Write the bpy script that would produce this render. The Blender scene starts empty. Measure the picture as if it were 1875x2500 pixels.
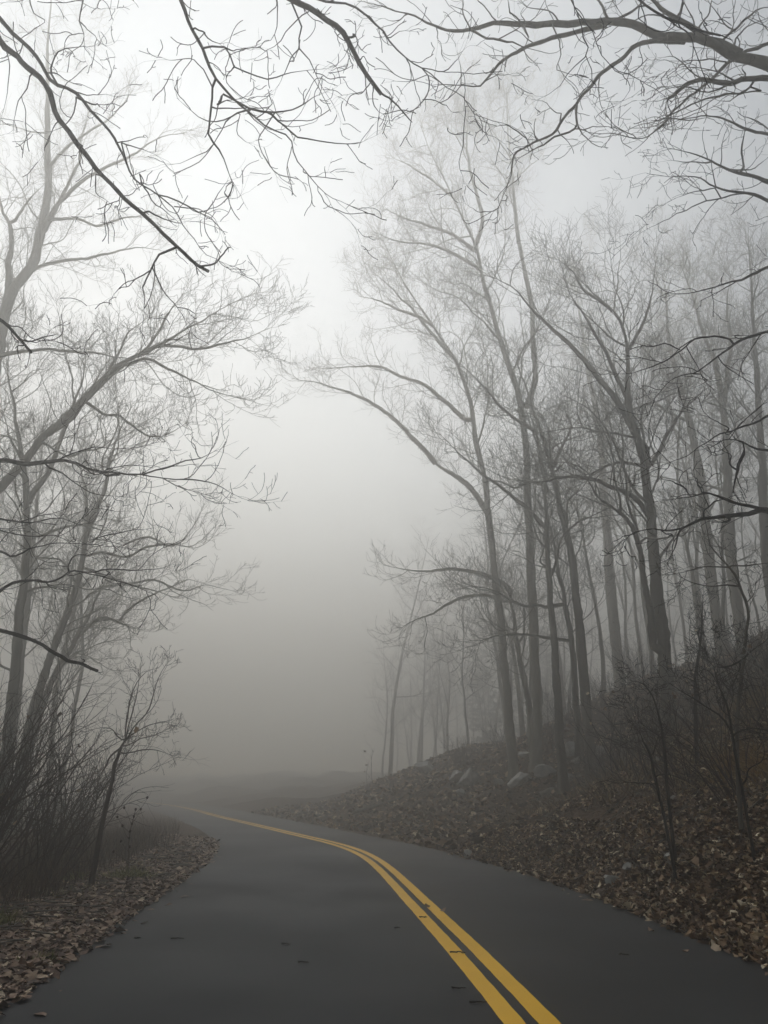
import bpy, math, random
import numpy as np
from mathutils import Vector, noise as mnoise

SC = bpy.context.scene
COL = SC.collection
RNG = np.random.default_rng(7)
random.seed(7)

# ------------------------------------------------------------------ camera model
F, CX, CY, HOR, CAMH = 1853.0, 937.5, 1250.0, 1915.0, 1.5
PITCH = math.atan((HOR - CY) / F)
CP, SP = math.cos(PITCH), math.sin(PITCH)

def ray(px, py):
    x = (px - CX) / F
    y = (CY - py) / F
    return np.array((x, CP - y * SP, SP + y * CP))

def at(px, py, Y):
    d = ray(px, py)
    t = Y / d[1]
    return np.array((0, 0, CAMH)) + d * t

# sight windows of the photograph: origin and magnification, to read traced outlines in
ZW = {1: (0, 0, 1.765), 2: (935, 0, 1.765), 3: (0, 700, 2.37), 4: (600, 700, 2.592), 5: (1175, 700, 2.37),
      6: (0, 1500, 2.074), 7: (500, 1500, 2.074), 8: (1075, 1400, 2.074), 9: (0, 1500, 3.95), 10: (1100, 1500, 4.1475),
      11: (1475, 1100, 3.16), 12: (1500, 1750, 3.685), 0: (0, 0, 1.0)}

def zp(z, x, y):
    a, b, s = ZW[z]
    return a + x / s, b + y / s

# ------------------------------------------------------------------ road outline and terrain
YR = np.array([-60, -25, -5, 2, 6.2, 8.5, 11.4, 14.7, 18.4, 21.5, 25.6, 31.3, 39.8, 55.6, 80, 110, 150, 260])
XC = np.array([2.4, 1.9, 1.55, 1.25, 0.97, 0.77, 0.46, 0.14, -0.32, -1.05, -2.6, -4.7, -7.9, -13.6, -25, -44, -78, -190])
XL = np.array([-1.6, -2.0, -2.3, -2.55, -2.72, -3.0, -3.23, -3.45, -3.82, -4.4, -5.45, -7.3, -10.4, -16.6, -28.6, -48.5, -83.5, -197])
XRR = np.array([5.4, 4.9, 4.4, 3.8, 3.42, 3.33, 3.08, 2.6, 1.75, 0.95, -0.5, -2.4, -5.4, -10.9, -21.6, -40, -73, -184])

def pchip(xs, ys):
    h = np.diff(xs); dl = np.diff(ys) / h
    m = np.zeros_like(ys)
    for i in range(1, len(xs) - 1):
        if dl[i - 1] * dl[i] > 0:
            w1 = 2 * h[i] + h[i - 1]; w2 = h[i] + 2 * h[i - 1]
            m[i] = (w1 + w2) / (w1 / dl[i - 1] + w2 / dl[i])
    m[0], m[-1] = dl[0], dl[-1]
    def f(x):
        x = np.asarray(x, float)
        i = np.clip(np.searchsorted(xs, x) - 1, 0, len(xs) - 2)
        t = (x - xs[i]) / h[i]
        t2, t3 = t * t, t * t * t
        return ((2*t3-3*t2+1)*ys[i] + (t3-2*t2+t)*h[i]*m[i] + (-2*t3+3*t2)*ys[i+1] + (t3-t2)*h[i]*m[i+1])
    return f

def smooth(f):
    g = np.arange(-62, 262, .25); v = f(g)
    k = np.exp(-.5 * (np.arange(-24, 25) * .25 / 1.6) ** 2); k /= k.sum()
    v = np.convolve(np.pad(v, 24, mode='reflect', reflect_type='odd'), k, 'valid')
    h = pchip(g, v)
    return lambda y: h(y)
fC, fL, fR = smooth(pchip(YR, XC)), smooth(pchip(YR, XL)), smooth(pchip(YR, XRR))

def road_cos(y):
    d = (fC(np.asarray(y) + .5) - fC(np.asarray(y) - .5))
    return 1 / np.sqrt(1 + d * d)

_ph = RNG.uniform(0, 6.28, (14, 2)); _dr = RNG.uniform(0, 6.28, 14)
def bumps(x, y):
    z = 0
    for k in range(14):
        w = 0.28 * 1.42 ** k
        a = 0.42 / (1.42 ** k) ** 1.05
        z = z + a * np.sin((x * math.cos(_dr[k]) + y * math.sin(_dr[k])) * w + _ph[k, 0] + 1.3 * np.sin(y * w * .6 + _ph[k, 1]))
    return z

def terrain(x, y):
    x = np.asarray(x, float); y = np.asarray(y, float)
    c = road_cos(y)
    sr = (x - fR(y)) * c
    sl = (fL(y) - x) * c
    b = bumps(x, y)
    s = np.clip(sr, 0, None)
    ease = np.clip(s / .7, 0, 1)
    f1 = np.clip((y - 13) / 9, 0, 1)
    kk = .64 - .38 * f1 ** 1.2
    s1 = 3.6 + 2.6 * f1
    k2 = .53
    zr = .02 + np.where(s < s1, kk * s * (.35 + .65 * ease), kk * s1 + k2 * (np.minimum(s, 38) - s1) + .1 * np.clip(s - 38, 0, None))
    zr = zr * (1 - .86 * np.clip((y - 34) / 26, 0, 1))
    zr = zr + b * np.clip((s - .25) / 3, 0, 1) * (.55 + .03 * np.minimum(s, 30))
    q = np.clip(sl, 0, None)
    zl = .015 + .05 * np.clip(q, 0, 1.5) - .20 * np.clip(np.minimum(q, 42) - 4.5, 0, None)
    zl = zl + b * np.clip((q - .3) / 4, 0, 1) * .35
    z = np.where(sr > 0, zr, np.where(sl > 0, zl, -.06))
    edge = np.minimum(np.abs(sr), np.abs(sl))
    return z

def ground_hit(px, py, tmax=90):
    d = ray(px, py); o = np.array((0, 0, CAMH))
    t = 1.0
    while t < tmax:
        p = o + d * t
        if p[2] < float(terrain(p[0], p[1])):
            return p
        t += .05 + t * .002
    return None

# ------------------------------------------------------------------ materials
def mat(name):
    m = bpy.data.materials.new(name); m.use_nodes = True
    nt = m.node_tree; nt.nodes.clear()
    o = nt.nodes.new('ShaderNodeOutputMaterial')
    return m, nt, o

def N(nt, t, **kw):
    n = nt.nodes.new(t)
    for k, v in kw.items():
        if k in n.inputs: n.inputs[k].default_value = v
        else: setattr(n, k, v)
    return n

def ramp(nt, stops):
    r = nt.nodes.new('ShaderNodeValToRGB')
    e = r.color_ramp.elements
    while len(e) < len(stops): e.new(.5)
    for i, (p, c) in enumerate(stops):
        e[i].position = p; e[i].color = (*c, 1)
    return r

def noisy(name, scale, stops, rough=.9, bump=.3, bscale=None, detail=6, stretch=(1, 1, 1), spec=.3):
    m, nt, o = mat(name)
    L = nt.links.new
    tc = N(nt, 'ShaderNodeTexCoord'); mp = N(nt, 'ShaderNodeMapping', Scale=stretch)
    L(tc.outputs['Object'], mp.inputs['Vector'])
    n = N(nt, 'ShaderNodeTexNoise', Scale=scale, Detail=detail, Roughness=.62)
    L(mp.outputs[0], n.inputs['Vector'])
    r = ramp(nt, stops); L(n.outputs['Fac'], r.inputs[0])
    b = N(nt, 'ShaderNodeBsdfPrincipled', Roughness=rough)
    b.inputs['Specular IOR Level'].default_value = spec
    L(r.outputs[0], b.inputs['Base Color'])
    n2 = N(nt, 'ShaderNodeTexNoise', Scale=bscale or scale * 3, Detail=5)
    L(mp.outputs[0], n2.inputs['Vector'])
    bp = N(nt, 'ShaderNodeBump', Strength=bump, Distance=.03)
    L(n2.outputs['Fac'], bp.inputs['Height']); L(bp.outputs[0], b.inputs['Normal'])
    L(b.outputs[0], o.inputs['Surface'])
    return m

M = {}
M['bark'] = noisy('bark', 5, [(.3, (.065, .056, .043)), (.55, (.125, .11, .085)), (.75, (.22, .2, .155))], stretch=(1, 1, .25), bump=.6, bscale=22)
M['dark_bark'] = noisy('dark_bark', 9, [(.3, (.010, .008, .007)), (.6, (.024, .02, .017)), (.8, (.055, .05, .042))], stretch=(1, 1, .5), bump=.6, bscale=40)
M['grey_bark'] = noisy('grey_bark', 4, [(.3, (.17, .155, .125)), (.55, (.28, .26, .21)), (.75, (.4, .38, .32))], stretch=(1, 1, .3), bump=.6, bscale=22)  # pale bark, its colour lightened further to mimic fog fading the distant trunks
M['shrub'] = noisy('shrub_stem', 9, [(.3, (.022, .013, .009)), (.6, (.055, .032, .022)), (.8, (.10, .065, .045))], bump=.2)
M['rock'] = noisy('rock', 3.5, [(.3, (.2, .19, .165)), (.52, (.36, .345, .31)), (.7, (.52, .5, .46))], bump=.7, bscale=9)
M['lichen_bark'] = noisy('lichen_bark', 14, [(.42, (.05, .045, .038)), (.52, (.3, .3, .27)), (.7, (.5, .5, .46))], bump=.4)

def leaf_mat(name, stops, rough=.75):
    m, nt, o = mat(name); L = nt.links.new
    g = N(nt, 'ShaderNodeNewGeometry')
    r = ramp(nt, stops); r.color_ramp.interpolation = 'LINEAR'
    L(g.outputs['Random Per Island'], r.inputs[0])
    tc = N(nt, 'ShaderNodeTexCoord'); n = N(nt, 'ShaderNodeTexNoise', Scale=40.0, Detail=3)
    L(tc.outputs['Object'], n.inputs['Vector'])
    mr = N(nt, 'ShaderNodeMapRange'); mr.inputs[3].default_value = .6; mr.inputs[4].default_value = 1.35
    L(n.outputs['Fac'], mr.inputs[0])
    mx = N(nt, 'ShaderNodeVectorMath', operation='SCALE'); L(r.outputs[0], mx.inputs[0]); L(mr.outputs[0], mx.inputs['Scale'])
    b = N(nt, 'ShaderNodeBsdfPrincipled', Roughness=rough); b.inputs['Specular IOR Level'].default_value = .35
    L(mx.outputs[0], b.inputs['Base Color']); L(b.outputs[0], o.inputs['Surface'])
    return m
M['leaf'] = leaf_mat('fallen_leaf', [(0, (.035, .017, .008)), (.35, (.09, .045, .02)), (.6, (.19, .105, .052)), (.8, (.34, .21, .11)), (.9, (.55, .41, .25)), (1, (.78, .66, .46))])
M['leaf_left'] = leaf_mat('fallen_leaf_matted', [(0, (.06, .032, .02)), (.35, (.16, .094, .06)), (.7, (.3, .19, .125)), (.9, (.45, .32, .21)), (1, (.66, .52, .36))])
M['dry_grass'] = leaf_mat('dry_grass', [(0, (.04, .02, .011)), (.5, (.085, .045, .022)), (.85, (.14, .08, .037)), (1, (.26, .18, .09))])
M['gold_grass'] = leaf_mat('gold_grass', [(0, (.16, .08, .02)), (.6, (.3, .17, .045)), (1, (.46, .29, .1))])
M['straw'] = leaf_mat('straw', [(0, (.07, .04, .018)), (.5, (.19, .12, .055)), (1, (.5, .38, .2))])
M['green_grass'] = leaf_mat('green_grass', [(0, (.09, .1, .02)), (.6, (.2, .2, .045)), (1, (.36, .32, .1))])
M['needle'] = leaf_mat('pine_needle', [(0, (.012, .02, .012)), (.6, (.025, .036, .02)), (1, (.045, .055, .03))])

# soil
def soil():
    m, nt, o = mat('forest_soil'); L = nt.links.new
    tc = N(nt, 'ShaderNodeTexCoord')
    v = N(nt, 'ShaderNodeTexVoronoi', Scale=14.0); L(tc.outputs['Object'], v.inputs['Vector'])
    n = N(nt, 'ShaderNodeTexNoise', Scale=2.2, Detail=8, Roughness=.7); L(tc.outputs['Object'], n.inputs['Vector'])
    mx = N(nt, 'ShaderNodeMix', data_type='RGBA', blend_type='MIX')
    r1 = ramp(nt, [(0, (.03, .016, .009)), (.5, (.085, .046, .023)), (1, (.17, .1, .052))]); L(v.outputs['Color'], r1.inputs[0])
    r2 = ramp(nt, [(.3, (.026, .015, .008)), (.6, (.075, .045, .022)), (.8, (.085, .066, .026))]); L(n.outputs['Fac'], r2.inputs[0])
    mx.inputs[0].default_value = .5
    L(r1.outputs[0], mx.inputs[6]); L(r2.outputs[0], mx.inputs[7])
    b = N(nt, 'ShaderNodeBsdfPrincipled', Roughness=.95); b.inputs['Specular IOR Level'].default_value = .15
    L(mx.outputs[2], b.inputs['Base Color'])
    bp = N(nt, 'ShaderNodeBump', Strength=.8, Distance=.06); L(v.outputs['Distance'], bp.inputs['Height'])
    L(bp.outputs[0], b.inputs['Normal']); L(b.outputs[0], o.inputs['Surface'])
    return m
M['soil'] = soil()

def asphalt():
    m, nt, o = mat('asphalt'); L = nt.links.new
    tc = N(nt, 'ShaderNodeTexCoord')
    n = N(nt, 'ShaderNodeTexNoise', Scale=.55, Detail=7, Roughness=.62, Distortion=.6); L(tc.outputs['Object'], n.inputs['Vector'])
    f = N(nt, 'ShaderNodeTexNoise', Scale=95.0, Detail=5, Roughness=.75); L(tc.outputs['Object'], f.inputs['Vector'])
    r = ramp(nt, [(.33, (.010, .0105, .0115)), (.55, (.0145, .015, .0165)), (.72, (.021, .022, .0235))]); L(n.outputs['Fac'], r.inputs[0])
    rf = ramp(nt, [(.32, (.35, .35, .35)), (.55, (1, 1, 1)), (.64, (2.6, 2.6, 2.6)), (.76, (9, 9, 9))]); L(f.outputs['Fac'], rf.inputs[0])
    mx = N(nt, 'ShaderNodeVectorMath', operation='MULTIPLY'); L(r.outputs[0], mx.inputs[0]); L(rf.outputs[0], mx.inputs[1])
    b = N(nt, 'ShaderNodeBsdfPrincipled'); b.inputs['Specular IOR Level'].default_value = .3
    rr = N(nt, 'ShaderNodeMapRange'); rr.inputs[1].default_value = .35; rr.inputs[2].default_value = .7; rr.inputs[3].default_value = .74; rr.inputs[4].default_value = .58
    n3 = N(nt, 'ShaderNodeTexNoise', Scale=.35, Detail=4); L(tc.outputs['Object'], n3.inputs['Vector'])
    L(n3.outputs['Fac'], rr.inputs[0]); L(rr.outputs[0], b.inputs['Roughness'])
    L(mx.outputs[0], b.inputs['Base Color'])
    bp = N(nt, 'ShaderNodeBump', Strength=.6, Distance=.008); L(f.outputs['Fac'], bp.inputs['Height'])
    L(bp.outputs[0], b.inputs['Normal']); L(b.outputs[0], o.inputs['Surface'])
    return m
M['asphalt'] = asphalt()

def paint():
    m, nt, o = mat('yellow_paint'); L = nt.links.new
    tc = N(nt, 'ShaderNodeTexCoord')
    n = N(nt, 'ShaderNodeTexNoise', Scale=60.0, Detail=6, Roughness=.7); L(tc.outputs['Object'], n.inputs['Vector'])
    n2 = N(nt, 'ShaderNodeTexNoise', Scale=1.1, Detail=4); L(tc.outputs['Object'], n2.inputs['Vector'])
    r = ramp(nt, [(.26, (.25, .12, .012)), (.345, (.93, .49, .008)), (.8, (.98, .56, .012))]); L(n.outputs['Fac'], r.inputs[0])
    r2 = ramp(nt, [(.3, (.88, .88, .88)), (.7, (1, 1, 1))]); L(n2.outputs['Fac'], r2.inputs[0])
    mx = N(nt, 'ShaderNodeVectorMath', operation='MULTIPLY'); L(r.outputs[0], mx.inputs[0]); L(r2.outputs[0], mx.inputs[1])
    b = N(nt, 'ShaderNodeBsdfPrincipled', Roughness=.6); b.inputs['Specular IOR Level'].default_value = .3
    L(mx.outputs[0], b.inputs['Base Color'])
    bp = N(nt, 'ShaderNodeBump', Strength=.3, Distance=.004); L(n.outputs['Fac'], bp.inputs['Height'])
    L(bp.outputs[0], b.inputs['Normal']); L(b.outputs[0], o.inputs['Surface'])
    return m
M['paint'] = paint()

# ------------------------------------------------------------------ mesh helpers
class MB:
    """collects vertices and quads / triangles, links them as ONE mesh object"""
    def __init__(s): s.v = []; s.q = []; s.t = []; s.n = 0
    def add(s, V, Q=None, T=None):
        V = np.asarray(V, float).reshape(-1, 3)
        if Q is not None and len(Q): s.q.append(np.asarray(Q, np.int32).reshape(-1, 4) + s.n)
        if T is not None and len(T): s.t.append(np.asarray(T, np.int32).reshape(-1, 3) + s.n)
        s.v.append(V); s.n += len(V)
    def build(s, name, m, parent=None, origin=(0, 0, 0), smooth=True):
        V = np.concatenate(s.v) - np.asarray(origin, float) if s.v else np.zeros((0, 3))
        Q = np.concatenate(s.q) if s.q else np.zeros((0, 4), np.int32)
        T = np.concatenate(s.t) if s.t else np.zeros((0, 3), np.int32)
        me = bpy.data.meshes.new(name)
        me.vertices.add(len(V)); me.vertices.foreach_set('co', V.astype(np.float32).ravel())
        nl = len(Q) * 4 + len(T) * 3
        me.loops.add(nl); me.loops.foreach_set('vertex_index', np.concatenate([Q.ravel(), T.ravel()]).astype(np.int32))
        me.polygons.add(len(Q) + len(T))
        st = np.concatenate([np.arange(len(Q)) * 4, len(Q) * 4 + np.arange(len(T)) * 3]).astype(np.int32)
        me.polygons.foreach_set('loop_start', st)
        if smooth: me.polygons.foreach_set('use_smooth', np.ones(len(Q) + len(T), bool))
        me.update(calc_edges=True)
        me.materials.append(m)
        o = bpy.data.objects.new(name, me); COL.objects.link(o)
        if parent is not None: o.parent = parent
        else: o.location = origin
        return o

def tag(o, label, cat, group=None, kind=None):
    if label: o['label'] = label
    if cat: o['category'] = cat
    if group: o['group'] = group
    if kind: o['kind'] = kind
    return o

def empty(name, loc, rz=0):
    o = bpy.data.objects.new(name, None); COL.objects.link(o)
    o.location = tuple(float(c) for c in loc); o.rotation_euler = (0, 0, rz); o.empty_display_size = .3
    return o

def nrm(a): return a / np.maximum(np.linalg.norm(a, axis=-1, keepdims=True), 1e-9)

def tubes(mb, P, R, S):
    """P (n,k,3) centre lines, R (n,k) radii, S sides"""
    n, k, _ = P.shape
    T = nrm(np.gradient(P, axis=1))
    D = nrm(P[:, -1] - P[:, 0])
    ref = np.where(np.abs(D[:, 2:3]) > .75, np.array([[1., .2, 0]]), np.array([[0., .1, 1.]]))
    U = nrm(np.cross(T, nrm(ref)[:, None, :])); W = np.cross(T, U)
    a = np.arange(S) * 2 * math.pi / S
    V = P[:, :, None, :] + R[:, :, None, None] * (np.cos(a)[None, None, :, None] * U[:, :, None, :] + np.sin(a)[None, None, :, None] * W[:, :, None, :])
    base = (np.arange(n)[:, None, None] * k + np.arange(k - 1)[None, :, None]) * S
    j = np.arange(S)[None, None, :]; j2 = (j + 1) % S
    Q = np.stack([base + j, base + j2, base + S + j2, base + S + j], -1)
    mb.add(V, Q)

def catmull(pts, k):
    pts = np.asarray(pts, float)
    if len(pts) == 2: return pts[0] + (pts[1] - pts[0]) * np.linspace(0, 1, k)[:, None]
    seg = np.maximum(np.linalg.norm(np.diff(pts, axis=0), axis=1), 1e-6); cum = np.concatenate([[0], np.cumsum(seg)])
    sl = np.diff(pts, axis=0) / seg[:, None]
    m = np.zeros_like(pts)
    m[1:-1] = (sl[:-1] * seg[1:, None] + sl[1:] * seg[:-1, None]) / (seg[1:] + seg[:-1])[:, None]
    m[0], m[-1] = sl[0], sl[-1]
    x = np.linspace(0, cum[-1], k)
    i = np.clip(np.searchsorted(cum, x, side='right') - 1, 0, len(pts) - 2)
    h = seg[i][:, None]; t = (x - cum[i])[:, None] / h
    return ((2*t**3-3*t*t+1)*pts[i] + (t**3-2*t*t+t)*h*m[i] + (-2*t**3+3*t*t)*pts[i+1] + (t**3-t*t)*h*m[i+1])

class Set:
    """a set of branches of one level: lists of (P,R) with common point count"""
    def __init__(s, P, R): s.P, s.R = P, R

def spawn(par, n, t0, t1, ang, length, k, rad, trop, wig, rng, taper=.25, lenf=None, planar=0., rmin=0.):
    """par: Set; n children per branch (array or int). returns Set of children"""
    P, R = par.P, par.R
    nb, kp, _ = P.shape
    cnt = np.full(nb, n) if np.isscalar(n) else np.asarray(n)
    idx = np.repeat(np.arange(nb), cnt)
    if len(idx) == 0: return Set(np.zeros((0, k, 3)), np.zeros((0, k)))
    order = np.concatenate([np.arange(c) for c in cnt])
    tt = (order + rng.uniform(.1, .9, len(idx))) / cnt[idx]
    t = t0 + (t1 - t0) * tt
    x = t * (kp - 1); i0 = np.clip(x.astype(int), 0, kp - 2); fr = (x - i0)[:, None]
    A, B = P[idx, i0], P[idx, i0 + 1]
    pos = A + (B - A) * fr
    rp = R[idx, i0] * (1 - fr[:, 0]) + R[idx, i0 + 1] * fr[:, 0]
    T = nrm(B - A)
    rv = rng.normal(size=T.shape)
    if planar:
        side = np.where(order % 2 == 0, 1., -1.)[:, None]
        hz = np.cross(T, np.array([0, 0, 1.])) * side
        rv = rv * (1 - planar) + hz * planar * 1.6
    perp = nrm(rv - (rv * T).sum(-1, keepdims=True) * T)
    a = np.radians(rng.uniform(ang[0], ang[1], len(idx)))[:, None]
    d = T * np.cos(a) + perp * np.sin(a)
    Ln = rng.uniform(length[0], length[1], len(idx))
    plen = np.linalg.norm(np.diff(P, axis=1), axis=-1).sum(1)[idx]
    if lenf is not None: Ln = Ln * lenf(t)
    Ln = np.minimum(Ln, plen * .85)
    st = Ln / (k - 1)
    Q = np.zeros((len(idx), k, 3)); Q[:, 0] = pos
    nz = rng.normal(size=d.shape) * wig
    tr = rng.uniform(trop[0], trop[1], len(idx))[:, None] / (k - 1)
    for j in range(1, k):
        nz = nz * .35 + rng.normal(size=d.shape) * wig
        d = nrm(d + nz + tr * np.array([0, 0, 1.]))
        Q[:, j] = Q[:, j - 1] + d * st[:, None]
    r0 = np.minimum(rp * .72, rng.uniform(rad[0], rad[1], len(idx)) * np.clip(Ln / np.mean(length), .4, 1.6))
    u = np.linspace(0, 1, k)[None, :]
    RR = r0[:, None] * (1 - (1 - taper) * u)
    RR[:, -1] *= .6
    RR = np.maximum(RR, rmin)
    return Set(Q, RR)

DEPTH = [1.0]
def jitter(P, amp, rng):
    k = len(P)
    n = rng.normal(size=(k, 3)); n[0] = 0
    n = (n + np.roll(n, 1, 0)) * .5; n[0] = 0
    m = max(3, k // 5)
    c = rng.normal(size=(m, 3)); c[0] = 0
    x = np.linspace(0, m - 1, k)
    sm = np.stack([np.interp(x, np.arange(m), c[:, i]) for i in range(3)], 1)
    return P + n * amp * .7 + sm * amp * 1.5

# ------------------------------------------------------------------ traced branches
def trace(z, pts, Y, w, k=None, pre=None, rng=RNG, kink=.012, cut=False, dz=None):
    """outline read off the photograph -> 3-D branch at its own distance.
    Y: depth or (start, end); w: width in px of the full photo or (start, end)"""
    P2 = [zp(z, *p) for p in pts]
    Ys = Y if isinstance(Y, tuple) else (Y, Y)
    Ys = (Ys[0] * DEPTH[0], Ys[1] * DEPTH[0])
    ws = w if isinstance(w, tuple) else (w, w)
    seg = np.concatenate([[0], np.cumsum([math.dist(a, b) for a, b in zip(P2, P2[1:])])]); seg /= seg[-1]
    pts3 = [at(p[0], p[1], Ys[0] + (Ys[1] - Ys[0]) * u) for p, u in zip(P2, seg)]
    rr = []
    for p3, u in zip(pts3, seg):
        dep = p3[1] * CP + (p3[2] - CAMH) * SP
        rr.append((ws[0] + (ws[1] - ws[0]) * u) * dep / F / 2)
    if pre:
        pts3 = [np.array(p[:3], float) for p in pre] + pts3
        rr = [p[3] for p in pre] + rr
    pts3 = np.array(pts3); rr = np.array(rr)
    tot = np.linalg.norm(np.diff(pts3, axis=0), axis=1).sum()
    k = k or int(max(10, min(110, tot / .09)))
    C = catmull(pts3, k)
    s0 = np.concatenate([[0], np.cumsum(np.linalg.norm(np.diff(pts3, axis=0), axis=1))]); s0 /= s0[-1]
    R = np.interp(np.linspace(0, 1, k), s0, rr)
    C = jitter(C, kink, rng)
    R = R * (1 + .06 * rng.normal(size=k).clip(-1.5, 1.5))
    if not cut: R *= 1 - .62 * np.clip((np.linspace(0, 1, k) - .62) / .38, 0, 1)
    return C, R

def put(mb, C, R, S, cut=False):
    if cut:
        C = np.vstack([C, C[-1:] + (C[-1:] - C[-2:-1]) * .03]); R = np.append(R, .0004)
    tubes(mb, C[None], R[None], S)

def resample(C, R, k):
    kk = len(C); x = np.linspace(0, kk - 1, k)
    return np.stack([np.interp(x, np.arange(kk), C[:, i]) for i in range(3)], 1), np.interp(x, np.arange(kk), R)

def to_set(items, k=40):
    a = [resample(C, R, k) for C, R in items]
    return Set(np.array([q[0] for q in a]), np.array([q[1] for q in a]))

def lens(S): return np.linalg.norm(np.diff(S.P, axis=1), axis=-1).sum(1)

def terminal(S, n, length, k, rad, trop, wig, rng):
    return spawn(S, n, .93, 1., (6, 34), length, k, rad, trop, wig, rng, taper=.5)
def merge(a, b):
    if len(b.P) == 0: return a
    if a.P.shape[1] != b.P.shape[1]:
        q = [resample(c, r, a.P.shape[1]) for c, r in zip(b.P, b.R)]
        b = Set(np.array([x[0] for x in q]), np.array([x[1] for x in q]))
    return Set(np.concatenate([a.P, b.P]), np.concatenate([a.R, b.R]))

def twig_levels(mb, S1, rng, fine=1.0, near=False, l2=(.5, 1.3), step2=.32, trop=(-.2, .5), t0=.12, tipr=.0036, r2=(.006, .011), wig=.13):
    """secondary branches, twigs and twiglets on traced limbs"""
    n2 = np.maximum(1, (lens(S1) / step2 * fine).astype(int))
    S2 = spawn(S1, n2, t0, 1, (28, 62), l2, 12, r2, trop, wig, rng, planar=.3, lenf=lambda t: 1.15 - .55 * t, rmin=tipr)
    S2 = merge(S2, terminal(S1, 3, (l2[0] * .7, l2[1] * .7), 12, (tipr * 1.6, tipr * 2.2), trop, wig, rng))
    tubes(mb, S2.P, S2.R, 5)
    n3 = np.maximum(1, (lens(S2) / .17 * fine).astype(int))
    S3 = spawn(S2, n3, .15, 1, (28, 65), (l2[0] * .4, l2[1] * .5), 9, (tipr * 1.2, tipr * 1.7), (trop[0], trop[1] + .2), wig * 1.1, rng, planar=.35, lenf=lambda t: 1.15 - .45 * t, taper=.5, rmin=tipr * .82)
    tubes(mb, S3.P, S3.R, 4)
    n4 = np.maximum(0, np.round(lens(S3) / .24 * fine + rng.uniform(-.5, .5, len(S3.P))).astype(int))
    S4 = spawn(S3, n4, .2, 1, (30, 65), (l2[0] * .16, l2[1] * .2), 5, (tipr * .8, tipr * 1.1), (trop[0], trop[1] + .3), wig, rng, planar=.3, taper=.7, rmin=tipr * .7)
    tubes(mb, S4.P, S4.R, 3)

# ------------------------------------------------------------------ ground, road, markings
def grid_sheet(name, xs, ys, m):
    X, Y = np.meshgrid(xs, ys)
    Z = terrain(X, Y)
    V = np.stack([X, Y, Z], -1)
    nx, ny = len(xs), len(ys)
    i = (np.arange(ny - 1)[:, None] * nx + np.arange(nx - 1)[None, :])
    Q = np.stack([i, i + 1, i + nx + 1, i + nx], -1)
    mb = MB(); mb.add(V, Q)
    return mb.build(name, m)

xs = np.unique(np.concatenate([np.linspace(-190, -40, 40), np.linspace(-40, -12, 57), np.linspace(-12, 14, 209), np.linspace(14, 50, 73), np.linspace(50, 150, 34)]))
ys = np.unique(np.concatenate([np.linspace(-50, -4, 24), np.linspace(-4, 32, 241), np.linspace(32, 80, 81), np.linspace(80, 200, 40)]))
g = grid_sheet('ground', xs, ys, M['soil']); tag(g, None, None, kind='structure')

def strip(name, m, fl, fr, y0, y1, z, n, across, ragged=0.):
    yy = np.concatenate([np.arange(y0, 40, .12), np.arange(40, y1, 1.0)])
    a, b = fl(yy), fr(yy)
    if ragged:
        a = a + ragged * (np.sin(yy * 3.1) + np.sin(yy * 7.7 + 1) + np.sin(yy * 17 + 2)) / 3
        b = b + ragged * (np.sin(yy * 2.7 + 4) + np.sin(yy * 8.3 + 2) + np.sin(yy * 15 + 5)) / 3
    u = np.linspace(0, 1, across)
    X = a[:, None] * (1 - u) + b[:, None] * u
    cr = .05 * (1 - (2 * u - 1) ** 2) if across > 2 else np.zeros(across)
    Z = np.zeros_like(X) + z + cr
    Y = np.repeat(yy[:, None], across, 1)
    i = np.arange(len(yy) - 1)[:, None] * across + np.arange(across - 1)[None, :]
    Q = np.stack([i, i + 1, i + across + 1, i + across], -1)
    mb = MB(); mb.add(np.stack([X, Y, Z], -1), Q)
    return mb.build(name, m)

CROWN = .0
def flat_strip(name, m, fl, fr, y0, y1, z, ragged=0.):
    return strip(name, m, fl, fr, y0, y1, z, 0, 2, ragged)
tag(flat_strip('road', M['asphalt'], fL, fR, -50, 190, 0.0, .045), None, None, kind='structure')
W_, G_ = .148, .085
for a, b in ((-W_ - G_ / 2, -G_ / 2), (G_ / 2, G_ / 2 + W_)):
    o = flat_strip('road_marking', M['paint'], lambda y, a=a: fC(y) + a / road_cos(y), lambda y, b=b: fC(y) + b / road_cos(y), -50, 190, .004, .004)
    tag(o, None, None, kind='structure')

# ------------------------------------------------------------------ trees
BASE_SINK = .25
def grounded(C, R, flare=1.5):
    """continue a trunk line down into the ground with a root flare"""
    p0 = C[0]; d = nrm((C[0] - C[min(6, len(C) - 1)]))
    pts = [p0]
    p = p0.copy(); steps = 0
    while p[2] > float(terrain(p[0], p[1])) - BASE_SINK and steps < 400:
        d = nrm(d * .9 + np.array([0, 0, -1]) * .1)
        p = p + d * .12; pts.append(p.copy()); steps += 1
    if len(pts) > 1:
        ext = np.array(pts[1:][::-1])
        C = np.vstack([ext, C]); R = np.concatenate([np.full(len(ext), R[0]), R])
    h = C[:, 2] - float(terrain(C[0, 0], C[0, 1]))
    R = R * (1 + (flare - 1) * np.exp(-np.clip(h, 0, None) / .28))
    if len(C) > 90: C, R = resample(C, R, 90)
    return C, R

def bark_wobble(C, R, rng):
    return C, R * (1 + .05 * rng.normal(size=len(R)).clip(-2, 2))

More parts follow.
